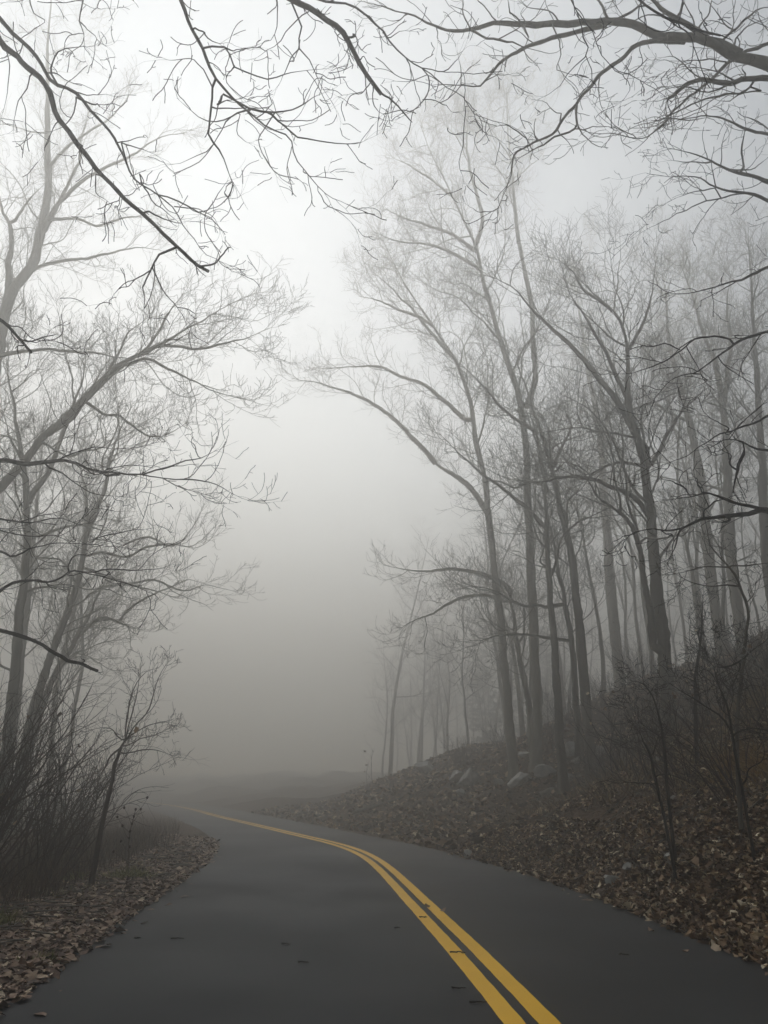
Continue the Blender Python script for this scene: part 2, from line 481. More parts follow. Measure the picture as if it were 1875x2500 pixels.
def snap(line, others):
    """start a limb on the nearest stem"""
    C, R = line
    best = None
    for c, r in others:
        d = np.linalg.norm(c - C[0], axis=1); q = int(d.argmin())
        if best is None or d[q] < best[0]: best = (d[q], c[q], r[q], c[max(q - 3, 0)])
    if best and .03 < best[0] < 1.6:
        C = np.vstack([best[1][None], C[1:]]); R = R.copy(); R[0] = min(R[0] * 1.25, best[2])
        R[1] = min(R[1] * 1.1, best[2])
    return C, R

def top_part(C, R, f=.5):
    i = int(len(C) * f); return C[i:], R[i:]

def hero(name, label, trunks, limbs, seed, mt, auto=14, autolen=(2.5, 4.5), at0=.3, fine=1., tip=.0045, trop=(.3, 1.0), ang=(32, 58), group=None, limb_fine=1., l3=5., l4=3.8, size=1.):
    """trunks, limbs: lists of (C,R). A tree of its own: trunk(s), limbs, crown"""
    rng = np.random.default_rng(seed)
    D = DEPTH[0]; tip = tip * (1.25 if D > 1 else 1); auto = int(auto * (1.45 if D > 1 else 1)); D = D * size
    autolen = (autolen[0] * DEPTH[0], autolen[1] * DEPTH[0])
    tr = [grounded(*trunks[0])]
    for l in trunks[1:]: tr.append(snap(l, tr))
    base = tr[0][0][0].copy(); base[2] = float(terrain(base[0], base[1]))
    root = empty(name, base); tag(root, label, 'sapling' if name == 'sapling' else 'tree', group)
    for C, R in tr:
        mb = MB(); put(mb, *bark_wobble(C, R, rng), 12); mb.build('trunk', mt, root, base)
    lm = []
    for l in limbs:
        l = snap(l, tr + lm); lm.append(l)
        mb = MB(); put(mb, *l, 8); mb.build('limb', mt, root, base)
    mb = MB()
    S0 = to_set(tr, 60)
    L = lens(S0)
    ntr = np.maximum(3, (auto * L / max(L)).astype(int))
    S1 = spawn(S0, ntr, at0, .99, ang, autolen, 22, (.02 * D, .036 * D), trop, .11, rng, lenf=lambda t: 1.25 - .8 * t, taper=.2)
    tubes(mb, S1.P, S1.R, 6)
    P1, R1 = list(S1.P), list(S1.R)
    for C, R in lm + [top_part(*q) for q in tr]:
        c, r = resample(C, R, 22); P1.append(c); R1.append(r)
    S1 = Set(np.array(P1), np.array(R1))
    n2 = np.maximum(2, (lens(S1) / (.44 * D) * fine).astype(int))
    S2 = spawn(S1, n2, .12, 1, (28, 55), (.8 * D, 2.0 * D), 12, (.008 * D, .013 * D), trop, .14, rng, lenf=lambda t: 1.2 - .6 * t, taper=.35)
    S2 = merge(S2, terminal(S1, 4, (.3 * D, .85 * D), 12, (.007 * D, .010 * D), trop, .14, rng))
    tubes(mb, S2.P, S2.R, 4)
    n3 = np.maximum(1, np.round(lens(S2) / (1.4 * D) * l3 * fine + rng.uniform(-.5, .5, len(S2.P))).astype(int))
    S3 = spawn(S2, n3, .12, 1, (28, 58), (.36 * D, .8 * D), 7, (tip * 1.15, tip * 1.5), trop, .16, rng, lenf=lambda t: 1.15 - .5 * t, taper=.65, rmin=tip * .85)
    tubes(mb, S3.P, S3.R, 3)
    n4 = np.maximum(0, np.round(lens(S3) / (.6 * D) * l4 * fine + rng.uniform(-.5, .5, len(S3.P))).astype(int))
    S4 = spawn(S3, n4, .2, 1, (28, 60), (.13 * D, .34 * D), 4, (tip * .85, tip * 1.1), trop, .17, rng, taper=.75, rmin=tip * .72)
    tubes(mb, S4.P, S4.R, 3)
    mb.build('crown', mt, root, base)
    return root

def T(z, pts, Y, w, **kw): return trace(z, pts, Y, w, **kw)

# ---- right side of the road
DEPTH[0] = 1.42
def TR(pts, Y, w, **kw): return trace(0, pts, Y, w, **kw)

hero('bare_tree', 'pale slender tree leaning left, leftmost trunk on the right bank',
     [TR([(1256, 1915), (1240, 1713), (1222, 1520), (1208, 1400), (1194, 1260), (1182, 1163), (1163, 1086), (1140, 951), (1105, 873), (1059, 796), (1005, 720), (960, 640), (935, 585)], (20, 19), (25, 4))],
     [T(4, [(1400, 850), (1250, 720), (1120, 620), (960, 560), (870, 510), (700, 505), (480, 520)], (19.5, 18.5), (12, 3)),
      T(4, [(1200, 1120), (1080, 980), (960, 860), (830, 750), (700, 690), (550, 640), (430, 600), (290, 585)], (20, 18), (13, 3)),
      T(4, [(1540, 1450), (1400, 1250), (1200, 1120)], (20, 20), (15, 12)),
      T(4, [(1190, 250), (1090, 190), (960, 150), (840, 90), (720, 60)], (19, 18), (9, 3)),
      T(4, [(1290, 430), (1180, 300), (1060, 150), (930, 20), (820, -80)], (19, 18.6), (9, 3))],
     101, M['grey_bark'], fine=1.22, auto=12, autolen=(2.2, 4), at0=.5)

hero('bare_tree', 'tall straight pale tree forking high above the right bank',
     [TR([(1311, 1897), (1309, 1700), (1303, 1560), (1297, 1400), (1290, 1250), (1283, 1080), (1265, 970), (1238, 881), (1205, 770), (1180, 690), (1162, 600), (1133, 540), (1105, 480), (1065, 400), (1026, 306)], (19.5, 18), (28, 4)),
      TR([(1162, 600), (1178, 540), (1162, 465), (1145, 397), (1139, 340), (1145, 262)], (18.3, 17.6), (11, 3)),
      TR([(1285, 1000), (1304, 940), (1303, 830), (1297, 740), (1281, 660), (1260, 540), (1250, 425), (1241, 320), (1236, 215)], (19.2, 18.6), (15, 4))],
     [T(2, [(400, 1080), (330, 1030), (220, 980), (120, 950), (0, 900)], (18.5, 17), (9, 3)),
      T(2, [(430, 1170), (300, 1090), (180, 1050), (60, 1040), (-40, 1000)], (18.8, 17), (9, 3)),
      T(2, [(300, 850), (210, 770), (120, 720), (40, 680)], (18, 17), (7, 3))],
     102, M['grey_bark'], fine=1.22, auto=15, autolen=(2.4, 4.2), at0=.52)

hero('bare_tree', 'dark thin straight tree, third trunk on the right bank',
     [T(8, [(622, 1040), (592, 650), (572, 300), (550, 0), (535, -300), (525, -520), (470, -700), (420, -880)], (17, 16.4), (24, 4))],
     [T(5, [(345, 850), (250, 800), (120, 700), (0, 560), (-120, 450)], (16.5, 15.5), (9, 3)),
      T(5, [(375, 1400), (260, 1280), (130, 1170), (0, 1080), (-130, 960), (-250, 840)], (17, 15.5), (11, 3)),
      T(5, [(360, 1150), (290, 1130), (200, 1160), (90, 1120), (0, 1135)], (17, 16), (7, 3))],
     103, M['bark'], fine=1.22, auto=10, autolen=(1.6, 3), at0=.5)

hero('bare_tree', 'slim grey tree with a bent lower trunk beside the dark thin tree',
     [T(10, [(850, 1500), (800, 1000), (760, 750), (700, 450), (660, 200), (640, 0), (560, -200), (470, -330)], (20.5, 20), (19, 8))],
     [T(4, [(1690, 1960), (1620, 1870), (1530, 1830), (1400, 1800), (1300, 1785), (1180, 1800), (1020, 1790), (900, 1770)], (20, 18.5), (14, 3)),
      T(4, [(1640, 2000), (1560, 1960), (1400, 1960), (1290, 2000), (1180, 2070), (1080, 2110), (980, 2160)], (20, 18), (10, 3))],
     104, M['grey_bark'], fine=1.22, auto=9, autolen=(1.5, 2.6), at0=.45)

hero('bare_tree', 'grey tree of middling girth with low branches reaching left, fourth along the bank',
     [T(8, [(712, 990), (695, 750), (678, 500), (650, 250), (625, 120), (600, 0), (575, -150), (540, -300), (515, -420), (490, -520)], (18.5, 18), (20, 4))],
     [T(8, [(540, 175), (500, 160), (430, 165), (330, 120), (250, 80), (150, 60)], (18.3, 17), (8, 3)),
      T(10, [(960, 235), (800, 205), (620, 210), (450, 220), (350, 255), (180, 268)], (18, 17), (7, 2))],
     105, M['bark'], fine=1.22, auto=11, autolen=(1.5, 3), at0=.4)

hero('bare_tree', 'dark leaning tree with a double bend on the right bank',
     [T(5, [(575, 2050), (560, 1900), (530, 1600), (490, 1400), (450, 1250), (410, 1050), (350, 850), (300, 720), (250, 560), (200, 420)], (17.5, 17), (22, 5))],
     [T(5, [(495, 1380), (510, 1230), (560, 1180), (590, 1120)], (17.3, 17), (7, 3)),
      T(5, [(410, 1050), (480, 900), (520, 790), (470, 680)], (17, 16.6), (8, 3))],
     106, M['bark'], fine=1.22, auto=10, autolen=(1.8, 3), at0=.4)

hero('bare_tree', 'palest straight trunk fading into the fog between darker trees on the right',
     [T(5, [(745, 1700), (725, 1400), (705, 1150), (690, 900), (650, 640), (615, 480), (590, 300), (560, 100), (540, -60)], (27, 27), (24, 5))],
     [T(5, [(690, 900), (730, 760), (690, 600), (700, 400)], (27, 26), (12, 4))],
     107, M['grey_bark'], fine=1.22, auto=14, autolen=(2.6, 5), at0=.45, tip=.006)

hero('bare_tree', 'biggest dark tree on the right bank with many forking limbs and a thin second stem',
     [T(5, [(1060, 2150), (1040, 1900), (1003, 1600), (978, 1300), (945, 1050), (893, 850), (862, 720), (845, 560), (850, 370), (835, 290), (770, 150), (640, 30), (560, -60)], (14.5, 13.6), (34, 5)),
      T(5, [(1000, 2100), (975, 1900), (945, 1700), (915, 1500), (870, 1380), (780, 1290), (660, 1190), (600, 1080), (500, 1010)], (14.4, 13), (19, 4))],
     [T(5, [(893, 860), (830, 740), (745, 600), (650, 490), (520, 340), (390, 230), (280, 120), (180, 0), (60, -60)], (14.3, 12.6), (17, 4)),
      T(5, [(850, 660), (790, 530), (745, 420), (640, 250), (580, 140), (520, 60), (480, -40)], (14, 12.5), (12, 3)),
      T(5, [(970, 1330), (920, 1260), (850, 1200), (730, 1150), (640, 1110), (590, 1105), (450, 1110), (370, 1130), (230, 1150)], (14.4, 12.6), (15, 3)),
      T(5, [(975, 1040), (1035, 940), (1080, 840), (1160, 720), (1240, 640), (1330, 560)], (14.5, 14), (11, 3)),
      T(5, [(965, 1060), (950, 940), (900, 850)], (14.3, 14.2), (14, 10)),
      T(5, [(850, 370), (890, 300), (950, 190), (980, 80), (1000, -60)], (14, 13.6), (10, 3)),
      T(5, [(1010, 1600), (1060, 1530), (1110, 1450), (1130, 1380)], (14.5, 14.2), (9, 4)),
      T(5, [(900, 1030), (820, 1015), (720, 1040), (640, 1080), (540, 1085)], (14.3, 13.2), (8, 3)),
      T(5, [(770, 150), (700, 90), (600, 20), (520, -100), (440, -160)], (13.8, 13), (9, 3))],
     108, M['bark'], auto=12, autolen=(1.8, 3.4), at0=.42, fine=1.2, tip=.0038)

hero('bare_tree', 'pale curving tree behind the biggest dark one, its trunk bending left as it climbs',
     [T(5, [(1310, 1500), (1285, 1250), (1250, 1000), (1200, 780), (1130, 500), (1085, 300), (1070, 100), (1050, -80)], (22, 21), (24, 5))],
     [T(5, [(1200, 780), (1080, 720), (960, 640), (860, 600)], (22, 21), (8, 3))],
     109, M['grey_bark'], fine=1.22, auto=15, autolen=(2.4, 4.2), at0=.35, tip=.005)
hero('bare_tree', 'pale thick trunk with a broken stub, near the right edge',
     [T(5, [(1440, 1500), (1425, 1150), (1415, 900), (1400, 700), (1350, 430), (1290, 280), (1240, 130), (1200, 0), (1150, -140)], (21, 20.5), (26, 5))],
     [T(5, [(1425, 1080), (1390, 1060), (1385, 1030)], (21, 20.8), (14, 8)),
      T(5, [(1400, 700), (1430, 500), (1440, 300), (1420, 160), (1440, -60)], (21, 20.5), (14, 4))],
     110, M['grey_bark'], fine=1.22, auto=15, autolen=(2.4, 4.4), at0=.35, tip=.005)
hero('bare_tree', 'dim trunk at the right edge, half lost behind nearer branches',
     [T(5, [(1640, 1500), (1625, 1000), (1600, 600), (1580, 300), (1560, 0), (1540, -300)], (19, 18.6), (22, 5))],
     [], 111, M['bark'], fine=1.22, auto=15, autolen=(2.4, 4), at0=.3, tip=.0045)

# ---- left side of the road
DEPTH[0] = 1.38
hero('bare_tree', 'tall pale tree at the left edge with a double lower stem',
     [TR([(-75, 1350), (-45, 1150), (-20, 950), (6, 793), (34, 702), (74, 657), (96, 572), (116, 465), (116, 340), (113, 227), (116, 113), (125, 0), (128, -70)], (14, 13.2), (40, 5)),
      TR([(-30, 1000), (0, 850), (18, 748), (24, 623), (28, 572), (6, 510), (-12, 460)], (13.8, 13.6), (24, 10))],
     [T(1, [(160, 1080), (200, 960), (260, 870), (330, 800), (420, 740), (560, 670), (700, 590), (800, 570)], (13.5, 12.4), (13, 3)),
      T(1, [(190, 1000), (240, 900), (290, 800), (340, 700), (350, 600), (380, 480)], (13.4, 13), (11, 3)),
      T(1, [(130, 1160), (220, 1130), (330, 1120), (450, 1100), (560, 1070), (680, 1080)], (13.8, 12.6), (9, 3)),
      T(1, [(215, 945), (330, 945), (430, 970), (520, 940), (640, 920)], (13.3, 12.4), (8, 3)),
      T(1, [(210, 720), (280, 640), (380, 570), (480, 500), (560, 400)], (13.2, 12.8), (8, 3)),
      T(1, [(60, 960), (100, 900), (180, 800)], (13.6, 13.4), (8, 3))],
     201, M['grey_bark'], size=.74, auto=17, autolen=(1.8, 3.4), at0=.42, tip=.0036)

hero('bare_tree', 'tree with a great limb sweeping up from the left edge',
     [TR([(-330, 1700), (-310, 1500), (-280, 1350), (-250, 1200), (-230, 1000), (-220, 800)], (11, 11), (46, 20)),
      T(3, [(-620, 1420), (-420, 1330), (-200, 1270), (-40, 1190), (50, 1110), (150, 1010), (240, 870), (330, 800), (440, 700), (540, 600), (620, 500), (700, 445), (830, 390), (960, 320), (1080, 240), (1180, 190), (1300, 120), (1400, 80)], (11.2, 10.5), (27, 4))],
     [T(3, [(270, 860), (390, 780), (480, 680), (600, 550), (740, 450), (850, 420), (960, 470), (1120, 540), (1280, 620), (1440, 665)], (11, 10.4), (12, 3)),
      T(3, [(700, 445), (790, 400), (900, 350), (1030, 350), (1180, 360), (1290, 330), (1440, 290), (1560, 240)], (10.8, 10.4), (10, 3)),
      T(3, [(510, 675), (600, 730), (680, 740), (760, 800), (860, 860), (1000, 840), (1080, 780)], (10.9, 10.4), (7, 3)),
      T(3, [(830, 390), (900, 280), (980, 150), (1060, 60)], (10.8, 10.5), (8, 3)),
      T(3, [(620, 500), (700, 350), (740, 260), (830, 200)], (10.8, 10.5), (7, 3)),
      T(3, [(230, 890), (340, 950), (400, 980), (480, 950), (610, 920), (620, 850), (590, 760)], (11, 10.5), (6, 3)),
      T(3, [(-250, 480), (-100, 440), (0, 405), (120, 370), (330, 370), (480, 385), (640, 400), (740, 412), (830, 440)], (10.6, 10.4), (10, 4))],
     202, M['grey_bark'], size=.74, auto=4, autolen=(1.5, 2.5), at0=.6, tip=.0036, fine=1.25, ang=(28, 55))

hero('bare_tree', 'dark upright tree forking at mid height, first full trunk from the left edge',
     [T(3, [(60, 2500), (85, 2250), (110, 1960), (140, 1700), (158, 1450), (150, 1200), (130, 1000), (95, 800), (65, 600), (45, 480), (40, 300)], (13, 12.6), (27, 5)),
      T(3, [(160, 1260), (200, 1180), (260, 1100), (320, 970), (370, 830), (430, 680), (480, 540), (500, 380)], (12.8, 12.4), (15, 4))],
     [T(3, [(150, 1430), (240, 1440), (330, 1400), (450, 1380), (560, 1400), (700, 1410)], (12.8, 12), (8, 3)),
      T(3, [(130, 1000), (60, 900), (20, 760)], (12.8, 12.4), (8, 3))],
     203, M['grey_bark'], size=.74, auto=12, autolen=(1.5, 2.8), at0=.42, tip=.0034)

hero('bare_tree', 'grey tree leaning right from the thicket, in front of a paler leaning one',
     [T(3, [(180, 2500), (260, 2230), (345, 1990), (420, 1800), (470, 1620), (500, 1400), (505, 1250), (475, 1080), (455, 980)], (15, 14.4), (23, 6)),
      T(3, [(490, 1480), (540, 1320), (600, 1180), (635, 1000), (690, 840), (760, 700)], (14.7, 14), (13, 4))],
     [T(3, [(470, 1620), (580, 1660), (680, 1690), (800, 1735), (900, 1760), (1000, 1790)], (14.8, 13.8), (8, 3)),
      T(3, [(480, 1560), (600, 1540), (720, 1560), (840, 1510), (980, 1490), (1100, 1500), (1200, 1440)], (14.8, 13.8), (8, 3))],
     204, M['grey_bark'], size=.74, auto=12, autolen=(1.5, 2.8), at0=.4, tip=.0036)

hero('bare_tree', 'pale tree leaning right with a broken low limb, beside the open foggy gap',
     [T(9, [(250, 1450), (330, 1150), (420, 850), (520, 600), (620, 400), (730, 230), (870, 0), (960, -200), (1050, -420)], (17, 16.5), (21, 6))],
     [T(9, [(730, 230), (860, 110), (960, 40), (1060, 45), (1150, 80), (1235, 112)], (16.8, 16.2), (10, 7)),
      T(9, [(1150, 75), (1220, -30), (1330, -120), (1480, -200), (1640, -260), (1800, -330), (1980, -300)], (16.3, 15.4), (6, 2)),
      T(3, [(560, 1740), (720, 1720), (900, 1700), (1060, 1760), (1170, 1730), (1260, 1740), (1370, 1760)], (16.8, 15.6), (7, 2)),
      T(3, [(700, 1500), (860, 1450), (1010, 1500), (1130, 1370), (1180, 1260)], (16.8, 16), (6, 2))],
     205, M['grey_bark'], size=.74, auto=11, autolen=(1.6, 3), at0=.4, tip=.004)
hero('bare_tree', 'ghostly upright tree behind the leaning trunks on the left',
     [T(9, [(60, 1500), (110, 1150), (160, 800), (195, 450), (240, 100), (280, -300), (330, -800), (380, -1300), (420, -1800)], (19, 19), (25, 5))],
     [], 206, M['grey_bark'], size=.74, auto=20, autolen=(2, 4), at0=.35, tip=.005)
hero('bare_tree', 'thin faint tree standing closest to the foggy gap on the left side',
     [T(9, [(480, 1500), (520, 1000), (560, 600), (640, 250), (740, -150), (800, -600), (820, -1100), (830, -1500)], (23, 22.5), (15, 4))],
     [], 207, M['grey_bark'], size=.74, auto=18, autolen=(2, 3.6), at0=.3, tip=.005)

DEPTH[0] = 1.0
# ---- trees whose trunks stand outside the frame; their limbs hang into the picture
def overhang(name, label, tx, ty, h, r, limbs, seed, mt, cat='tree', **kw):
    rng = np.random.default_rng(seed)
    z0 = float(terrain(tx, ty))
    base = np.array((tx, ty, z0))
    root = empty(name, base); tag(root, label, cat)
    C = catmull(np.array([(tx, ty, z0 - .3), (tx + .05, ty, z0 + h * .3), (tx - .1, ty + .1, z0 + h * .65), (tx + .1, ty, z0 + h)]), 40)
    u = np.linspace(0, 1, 40)
    R = r * (1 - .75 * u) * (1 + .5 * np.exp(-u * 18))
    mb = MB(); put(mb, jitter(C, .02, rng), R, 14); mb.build('trunk', mt, root, base)
    for L in limbs:
        cut = L.get('cut', False)
        p = dict(fine=1., near=True); p.update(kw); p.update(L.get('p', {}))
        mb = MB(); b = snap(L['b'], [q for q in []]); put(mb, *b, 9, cut)
        twig_levels(mb, to_set([b], 60), rng, **p)
        lm = mb.build('limb', mt, root, base)
        done = [b]
        p['t0'] = .12
        for sb in L.get('subs', []):
            sb = snap(sb, done); done.append(sb)
            mb = MB(); put(mb, *sb, 6)
            twig_levels(mb, to_set([sb], 50), rng, **p)
            mb.build('branch', mt, lm, base)
    return root

def pre_pt(x, y, z, r): return (x, y, z, r)
# left overhead tree: two long diagonal limbs
A1 = T(1, [(-40, 110), (0, 165), (70, 240), (130, 305), (215, 400), (255, 490), (340, 610), (430, 735), (520, 830), (620, 940), (705, 1045), (790, 1110), (895, 1175)], (5, 5.3), (15, 7.5), pre=[(-6.2, 4.2, 8.6, .06)], cut=True)
A2 = T(1, [(-30, 30), (0, 75), (60, 140), (150, 235), (220, 345), (320, 395), (390, 465), (510, 610), (600, 770), (680, 830), (750, 890), (800, 975), (850, 1040), (880, 1080), (960, 1125), (1000, 1170), (1070, 1160)], (5.2, 6), (11, 2), pre=[(-6.2, 4.2, 9.2, .045)])
overhang('overhanging_tree', 'near black tree whose two long diagonal limbs cross the upper left corner', -6.2, 4.2, 12, .2, [
    dict(b=A1, cut=True, subs=[
        T(1, [(705, 1065), (655, 1150), (625, 1215), (620, 1300), (605, 1360)], 5.2, (5, 2)), T(1, [(655, 1150), (700, 1250), (740, 1300), (780, 1360)], (5.2, 5.4), (3.5, 2)),
        T(1, [(640, 1175), (540, 1220), (470, 1285)], (5.2, 5.0), (3, 1.5)), T(1, [(415, 730), (415, 830), (470, 890)], 5.1, (3, 1.5)),
        T(1, [(325, 600), (335, 630), (345, 660)], 5.1, (4, 3)), T(1, [(0, 165), (45, 270), (30, 400), (5, 480)], 5, (3, 1.5)),
        T(1, [(130, 305), (125, 400), (85, 470), (60, 560)], (5, 4.8), (3, 1.5)), T(1, [(520, 830), (510, 900), (480, 920)], 5.2, (3, 1.5))],
        p=dict(fine=.5, l2=(.25, .7), trop=(-.7, .2))),
    dict(b=A2, subs=[
        T(1, [(600, 765), (660, 860), (720, 910), (780, 960)], (5.6, 5.4), (4, 2)), T(1, [(220, 345), (225, 270), (245, 215), (340, 205), (380, 210)], 5.3, (5, 2)),
        T(1, [(325, 400), (325, 480), (290, 530), (210, 570)], 5.3, (4, 1.5)), T(1, [(510, 612), (570, 625), (620, 655)], 5.4, (4, 2)), T(1, [(380, 447), (410, 450), (435, 460)], 5.4, (4, 3)),
        T(1, [(680, 830), (740, 855), (800, 880), (860, 910), (940, 850), (985, 790)], (5.7, 5.9), (4, 2)), T(1, [(750, 890), (830, 900), (920, 930), (960, 975)], (5.8, 6), (3, 1.5)),
        T(1, [(595, 740), (600, 800), (580, 830)], 5.5, (3, 1.5)), T(1, [(320, 395), (400, 410), (480, 400)], 5.4, (3, 1.5))],
        p=dict(fine=.62, l2=(.3, .8), trop=(-.5, .3), t0=.2))],
    301, M['dark_bark'], wig=.13)

B1 = T(1, [(770, -60), (795, 60), (830, 140), (870, 225), (910, 320), (970, 395), (1020, 440), (1060, 465), (1110, 500), (1150, 540), (1245, 590), (1260, 670), (1300, 730), (1350, 800), (1400, 850), (1475, 880), (1590, 905)], (4.6, 5.6), (12, 2), pre=[(-6.6, 1.4, 10.4, .05), (-3.6, 2.8, 9.6, .04)])
CC1 = T(1, [(1190, -70), (1250, -10), (1330, 45), (1410, 100), (1490, 165), (1530, 240), (1580, 330), (1640, 400)], (4.4, 4.8), (17, 9), pre=[(-6.6, 1.4, 11.2, .06), (-3.2, 2.6, 9.6, .045)], cut=True)
D1 = T(1, [(1260, -60), (1330, -10), (1400, 20), (1520, 30), (1600, 90), (1640, 120), (1660, 160), (1690, 200), (1770, 265), (1840, 300), (1910, 360), (2005, 425), (2040, 500), (2100, 520), (2190, 550), (2250, 570), (2300, 605)], (4.6, 5.8), (8.5, 1.8), pre=[(-6.6, 1.4, 11.6, .05), (-3, 2.5, 10.2, .03)])
overhang('overhanging_tree', 'near black tree whose drooping limbs hang into the top middle of the sky', -6.6, 1.4, 13, .22, [
    dict(b=B1, subs=[
        T(1, [(1060, 465), (1150, 490), (1245, 545)], (4.9, 4.8), (6, 5)), T(1, [(968, 395), (962, 450), (990, 440)], 4.8, (7, 5)),
        T(1, [(915, 330), (910, 420), (910, 490), (900, 580), (930, 620), (960, 670), (1000, 785)], (4.8, 5), (6, 4)), T(1, [(1000, 785), (970, 830), (985, 860), (1025, 865)], 5, (2.5, 1.5)),
        T(1, [(1150, 490), (1250, 470), (1330, 430), (1420, 405)], (4.9, 5.2), (4, 1.5)), T(1, [(1245, 590), (1320, 590), (1400, 600), (1500, 610), (1600, 595)], (5, 5.3), (4, 1.8)),
        T(1, [(1300, 730), (1340, 745), (1410, 725)], 5.3, (3, 1.5)), T(1, [(1350, 800), (1400, 880), (1470, 920), (1520, 955)], (5.4, 5.6), (3, 1.5)),
        T(1, [(860, 185), (930, 205), (985, 215), (990, 250), (1005, 295), (1080, 325), (1130, 355), (1220, 330), (1310, 305), (1420, 295)], (4.7, 5.2), (5, 1.5)),
        T(1, [(825, 110), (880, 140), (940, 195)], 4.7, (4, 3)), T(1, [(985, 215), (1060, 210), (1095, 205)], 4.8, (3, 1.5)), T(1, [(905, 320), (830, 270), (750, 260), (710, 250)], (4.8, 4.6), (3, 1.5)),
        T(1, [(1050, 470), (990, 490), (860, 490), (765, 445)], (4.9, 4.8), (4, 1.5)), T(1, [(1005, 295), (995, 380), (1040, 430)], 4.9, (3, 1.5)),
        T(1, [(985, 490), (940, 580), (850, 670), (755, 720)], (4.9, 5), (3, 1.5)), T(1, [(1150, 540), (1110, 600), (1130, 680), (1180, 755)], (5, 5.2), (3, 1.5)),
        T(1, [(1005, 785), (985, 850), (900, 900), (850, 910)], (5, 5.3), (3, 1.5)), T(1, [(1040, 470), (1020, 560), (1070, 630)], (4.9, 5), (2.5, 1.5))],
        p=dict(fine=.55, l2=(.25, .65), trop=(-.5, .5), t0=.42)),
    dict(b=CC1, cut=True, subs=[
        T(1, [(1500, 165), (1520, 160), (1540, 156)], 4.6, (6, 5)), T(1, [(1430, 115), (1480, 250), (1440, 270)], 4.6, (2.5, 1.5)), T(1, [(1600, 340), (1540, 400), (1490, 400)], 4.7, (3, 1.5)),
        T(1, [(1610, 380), (1620, 460), (1645, 510)], 4.8, (3, 1.5)), T(1, [(1330, 45), (1355, 30), (1350, 60)], 4.5, (5, 4)),
        T(1, [(1240, -40), (1260, 40), (1290, 130), (1275, 220), (1330, 280), (1380, 380), (1450, 460)], (4.5, 4.9), (5, 1.5)), T(1, [(1275, 220), (1220, 320), (1180, 360)], 4.7, (3, 1.5)),
        T(1, [(1330, 50), (1230, 120), (1170, 190), (1090, 250)], (4.5, 4.9), (3, 1.5)), T(1, [(1190, -40), (1200, 70), (1190, 150), (1130, 210)], (4.6, 4.8), (3, 1.5))],
        p=dict(fine=.5, l2=(.25, .6), trop=(-.6, .3), t0=.45)),
    dict(b=D1, subs=[
        T(2, [(190, 300), (190, 400), (170, 430), (110, 480), (60, 510)], (5.2, 5), (3.5, 1.5)), T(2, [(180, 290), (250, 300), (290, 285), (350, 220)], (5.2, 5.4), (3.5, 1.5)), T(2, [(355, 430), (355, 500), (345, 600), (330, 700), (345, 780)], (5.4, 5.2), (3, 1.5)),
        T(2, [(110, 260), (120, 350), (80, 400)], 5.1, (2.5, 1.5)), T(2, [(260, 360), (200, 330), (100, 350), (50, 345)], (5.3, 5), (2.5, 1.5)), T(2, [(170, 430), (250, 450), (300, 470)], 5.1, (2.5, 1.5)),
        T(2, [(0, 140), (30, 160), (75, 155), (100, 140)], 5, (4, 2)), T(2, [(390, 500), (430, 560), (490, 580)], 5.5, (2.5, 1.5))],
        p=dict(fine=.6, l2=(.25, .6), trop=(-.5, .4), t0=.42))],
    302, M['dark_bark'], wig=.13)

# right overhead tree
E1 = T(2, [(1540, 235), (1450, 192), (1350, 170), (1250, 158), (1170, 150), (1070, 110), (960, 105), (840, 100), (660, 98), (520, 105), (380, 125), (280, 125), (200, 100), (100, 60), (30, 30), (-40, 0)], (6.85, 6.6), (25, 5))
E2 = T(2, [(1780, 340), (1659, 270), (1500, 225), (1400, 170), (1300, 110), (1220, 70), (1150, 0), (1080, -80)], (7, 6.4), (31, 16), pre=[(7.8, 7.4, 9.6, .11)])
E3 = T(2, [(1300, 180), (1170, 178), (1100, 190), (1040, 240), (960, 300), (900, 360), (840, 430), (790, 490), (700, 580), (640, 610), (590, 640), (560, 700), (550, 770), (500, 895)], (6.9, 6.4), (12, 3))
E4 = T(2, [(960, 108), (870, 125), (760, 150), (680, 180), (600, 205), (540, 245), (480, 290), (440, 350), (420, 370), (330, 375), (240, 370)], (6.7, 6.3), (13, 4))
F1 = T(2, [(1800, 380), (1700, 355), (1600, 345), (1540, 350), (1480, 375), (1400, 350), (1310, 370), (1250, 420), (1225, 435)], (6.6, 6.2), (17, 8), pre=[(7.8, 7.4, 8.2, .07)], cut=True)
F3 = T(2, [(1800, 170), (1659, 195), (1500, 270), (1380, 370), (1260, 470), (1200, 545), (1110, 590), (960, 580), (800, 635)], (7.6, 7.2), (10, 2), pre=[(7.8, 7.4, 9.9, .05)])
